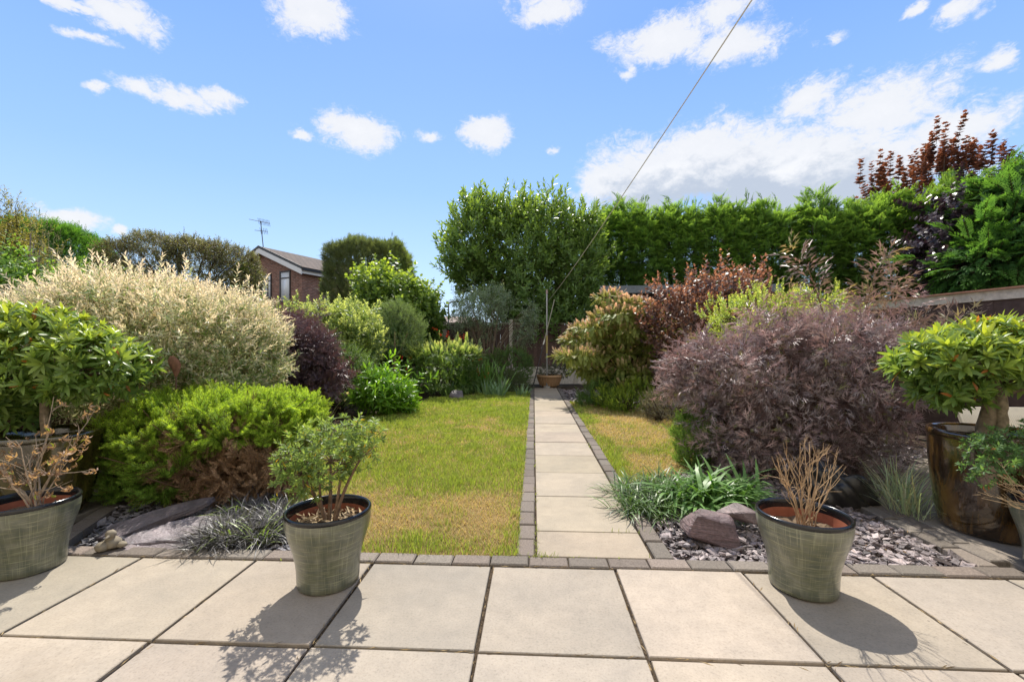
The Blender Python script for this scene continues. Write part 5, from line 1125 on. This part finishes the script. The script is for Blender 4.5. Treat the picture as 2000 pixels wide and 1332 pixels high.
rock('slate_slab', 'long dark slate slab propped under the spruce', slab_pts([(-.24, -.12), (-.1, -.16), (.3, .02), (.32, .1), (.05, .1), (-.22, .0)], .035), a, .28, (.13, .11, .115), tilt=(.22, -.16), bev=.006)
a = P(338, 0, 2.56); a[2] = -.01
rock('slate_slab', 'flat grey slate slab lying beside the black grass', slab_pts([(-.24, -.05), (-.16, -.13), (.1, -.12), (.24, .0), (.2, .13), (0, .16), (-.1, .08)], .04), a, .1, (.19, .165, .175), tilt=(.13, -.06), bev=.006)
a = P(300, 0, 2.42); a[2] = -.03
rock('slate_slab', 'thin slate slab lowest in the heap by the patio edge', slab_pts([(-.16, -.06), (.1, -.07), (.2, .03), (.05, .09), (-.12, .07)], .03), a, .05, (.14, .115, .12), tilt=(.05, .02), bev=.005)
a = P(892, 0, 9.3); a[2] = -.05
rock('border_stone', 'purple grey stone at the far lawn edge', blockpts(.38, .25, .24, 18, 12, .45), a, .3, (.14, .12, .135))
a = P(1165, 0, 8.6); a[2] = -.02
rock('driftwood', 'dark gnarled driftwood log beside the far path', blockpts(.5, .16, .14, 40, 21, .4), a, -.2, (.1, .075, .06), cat='log', m='bark')
def figurine():
    p = P(212, 0, 2.36); p[2] = 0.005; t = thing('stone_ornament', 'small weathered stone duck ornament by the patio corner', 'garden ornament', p); mb = MB()
    def ball(c, r, sq=(1, 1, 1), n=18):
        th, ph = np.meshgrid(np.linspace(0, 2*math.pi, n, endpoint=False), np.linspace(0, math.pi, n//2+1)); q = np.stack([np.sin(ph)*np.cos(th), np.sin(ph)*np.sin(th), np.cos(ph)], -1)
        q = q*(1+.07*np.sin(q[..., :1]*9+q[..., 2:]*7)*np.sin(q[..., 1:2]*8)+.05*np.sin(q[..., :1]*23+q[..., 1:2]*19)); V = p+(np.asarray(c)-p+q*r*np.array(sq))*.66; k = n//2+1
        f = [(i*n+j, i*n+(j+1) % n, (i+1)*n+(j+1) % n, (i+1)*n+j) for i in range(k-1) for j in range(n)]; mb.add(V.reshape(-1, 3), f, (.25, .215, .16))
    ball(p+(-.02, -.03, .035), .048, (1, 1.1, .85)); ball(p+(.01, .02, .045), .058, (1.15, 1.1, .85)); ball(p+(.075, .03, .03), .035, (1.5, .9, .7)); b = mb.build('body', M['concrete'], t, True)
    mb2 = mb; mb = MB(); ball(p+(.02, .0, .125), .036, (1.05, 1, .95)); tube(mb, [p+(.02, -.016, .08), p+(.028, -.041, .076)], [.011, .004], 8, (.25, .215, .16)); tube(mb, [p+(.006, .006, .053), p+(.013, .0, .073)], [.022, .018], 10, (.25, .215, .16)); mb.build('head', M['concrete'], t, True)
figurine()
def stake():
    p = P(344, 0, 3.4); p[2] = 0; t = thing('garden_stake', 'rusty metal leaf ornament on a stake before the willow', 'garden ornament', p); z = lambda v: P(344, v, 3.4)[2]
    b = MB(); tube(b, [p, (p[0], p[1], z(735))], .006, 6, (.14, .075, .05)); b.build('stake', M['rust'], t)
    mb = MB(); x, y = p[0], p[1]; V = []
    prof = [(735, .008, .0), (722, .035, .005), (712, .05, .02), (703, .045, .04), (695, .012, .055)]
    for v, w, o in prof:
        for k in (-1, 0, 1): V.append((x+k*w-o*.6, y+abs(k)*.02-.02, z(v)))
    mb.add(V, [(i*3+k, i*3+k+1, i*3+4+k, i*3+3+k) for i in range(4) for k in (0, 1)], (.2, .095, .06)); V2 = [(a, b_+.004, c) for a, b_, c in V]; mb.add(V2, [(i*3+3+k, i*3+4+k, i*3+k+1, i*3+k) for i in range(4) for k in (0, 1)], (.2, .095, .06)); mb.build('metal_leaf', M['rust'], t)
stake()
def sack():
    p = P(1640, 0, 3.15); p[2] = -.01; me = bpy.data.meshes.new('black_sack'); bm = bmesh.new(); bmesh.ops.create_icosphere(bm, subdivisions=5, radius=1)
    for v in bm.verts:
        q = v.co.copy(); n = .10*math.sin(q.x*5+q.y*3)*math.sin(q.y*6+q.z*4)+.05*math.sin(q.x*13+q.z*9)+.035*abs(math.sin(q.y*17+q.x*9))
        z = max(q.z, -.35)+.35; v.co = Vector((q.x*.22*(1+n), q.y*.17*(1+n), z*.12*(1+n*1.4)*(1.35-.5*q.x)))
    bm.to_mesh(me); bm.free(); a = me.color_attributes.new('Col', 'FLOAT_COLOR', 'POINT'); a.data.foreach_set('color', np.tile((.02, .018, .016, 1), len(me.vertices)).astype(np.float32))
    for f in me.polygons: f.use_smooth = True
    o = link('black_sack', me, M['plastic']); o.location = [float(k) for k in p]; tag(o, 'crumpled black sack lying under the purple elder', 'sack')
sack()
def bench():
    p = P(1985, 0, 3.45); p[2] = 0; t = thing('garden_chair', 'cream mesh garden chair behind the dark brown pot', 'chair', p); x, y = p[0], p[1]; c = (.72, .66, .54)
    zt, zs = P(1985, 797, 3.45)[2], .34
    def pan(x0, x1):
        mb = MB(); obox(mb, (x0, y, zs+.02), (x1-x0, 0, 0), (0, .012, 0), (.0, .12, zt-zs-.03), c)
        for k in range(26): q = x0+(x1-x0)*(k+.5)/26; obox(mb, (q-.003, y-.003, zs+.025), (.006, 0, 0), (0, .003, 0), (0, .117, zt-zs-.05), np.array(c)*.85)
        return mb
    pan(x-.33, x-.02).build('backrest', M['plain'], t); pan(x+.02, x+.4).build('backrest', M['plain'], t)
    mb = MB(); box(mb, (x-.34, y-.45, zs-.05), (x+.42, y+.01, zs), np.array(c)*.9, .01); mb.build('seat', M['plain'], t)
    for sx in (-.32, .38):
        for sy in (-.42, -.02): mb = MB(); tube(mb, [(x+sx, y+sy, 0), (x+sx, y+sy, zs-.05)], .018, 8, np.array(c)*.9); mb.build('leg', M['plain'], t)
    e = np.array((0, .125, zt-zs))
    for q in (-.345, -.0, .41): mb = MB(); tube(mb, [np.array((x+q, y, zs)), np.array((x+q, y, zs))+e], .014, 8, c); mb.build('frame_tube', M['plain'], t)
bench()
# washing line
def washing_line():
    p = P(1068, 0, 11.75); p[2] = 0; t = thing('washing_line_post', 'tall slim grey metal washing line post at the path end', 'post', p); z = lambda v: P(1068, v, 11.75)[2]; x, y = p[0], p[1]
    mb = MB(); tube(mb, [(x, y, 0), (x, y, z(570))], .024, 10, (.36, .36, .36)); mb.build('pole', M['metal'], t)
    mb = MB(); tube(mb, [(x, y, z(566)), (x, y, z(574))], .035, 10, (.3, .22, .2)); mb.build('cap', M['metal'], t)
    mb = MB(); tube(mb, [(x, y, z(690)), (x, y, z(655))], .0265, 10, (.42, .33, .12)); mb.build('sleeve', M['rust'], t)
    mb = MB(); tube(mb, [(x, y, -.02), (x, y, .05)], .09, 12, (.35, .33, .3)); mb.build('base', M['concrete'], t)
    a = np.array((x+.01, y-.01, z(590))); e = np.array(P(1445, 0, 1.6)); dr = e-a; e2 = a+dr*1.28
    s = np.linspace(0, 1, 40)[:, None]; cv = a+(e2-a)*s; cv[:, 2] -= .10*4*(s*(1-s))[:, 0]; cv[:, 2] += .10*4*(s[:, 0]*(1-s[:, 0]))*.0
    mb = MB(); tube(mb, cv, np.linspace(.0065, .0018, 40), 6, (.62, .59, .5)); o = mb.build('washing_line', M['plain']); tag(o, 'thin washing line rising from the post towards the upper right', 'washing line')
    q0 = np.array((*P(1040, 0, 11.5)[:2], 0)); q1 = P(1083, 585, 11.75); mb = MB(); tube(mb, [q0, q0+(q1-q0)*.5], .016, 8, (.06, .05, .05)); pr_ = thing('line_prop', 'dark wooden line prop leaning against the washing line', 'prop', q0)
    mb.build('lower_pole', M['plain'], pr_); mb = MB(); tube(mb, [q0+(q1-q0)*.49, q0+(q1-q0)*.54], .019, 8, (.6, .58, .52)); mb.build('collar', M['plain'], pr_)
    mb = MB(); tube(mb, [q0+(q1-q0)*.535, q1], .012, 8, (.35, .33, .25)); mb.build('upper_pole', M['plain'], pr_)
washing_line()
mb = MB(); 
obox(mb, (*P(20, 0, 4.2)[:2], 0), (.11, 0, 0), (0, .11, 0), (0, 0, .72), (.42, .38, .31)); tag(mb.build('concrete_post', M['concrete']), 'short pale concrete post behind the olive pot', 'post')
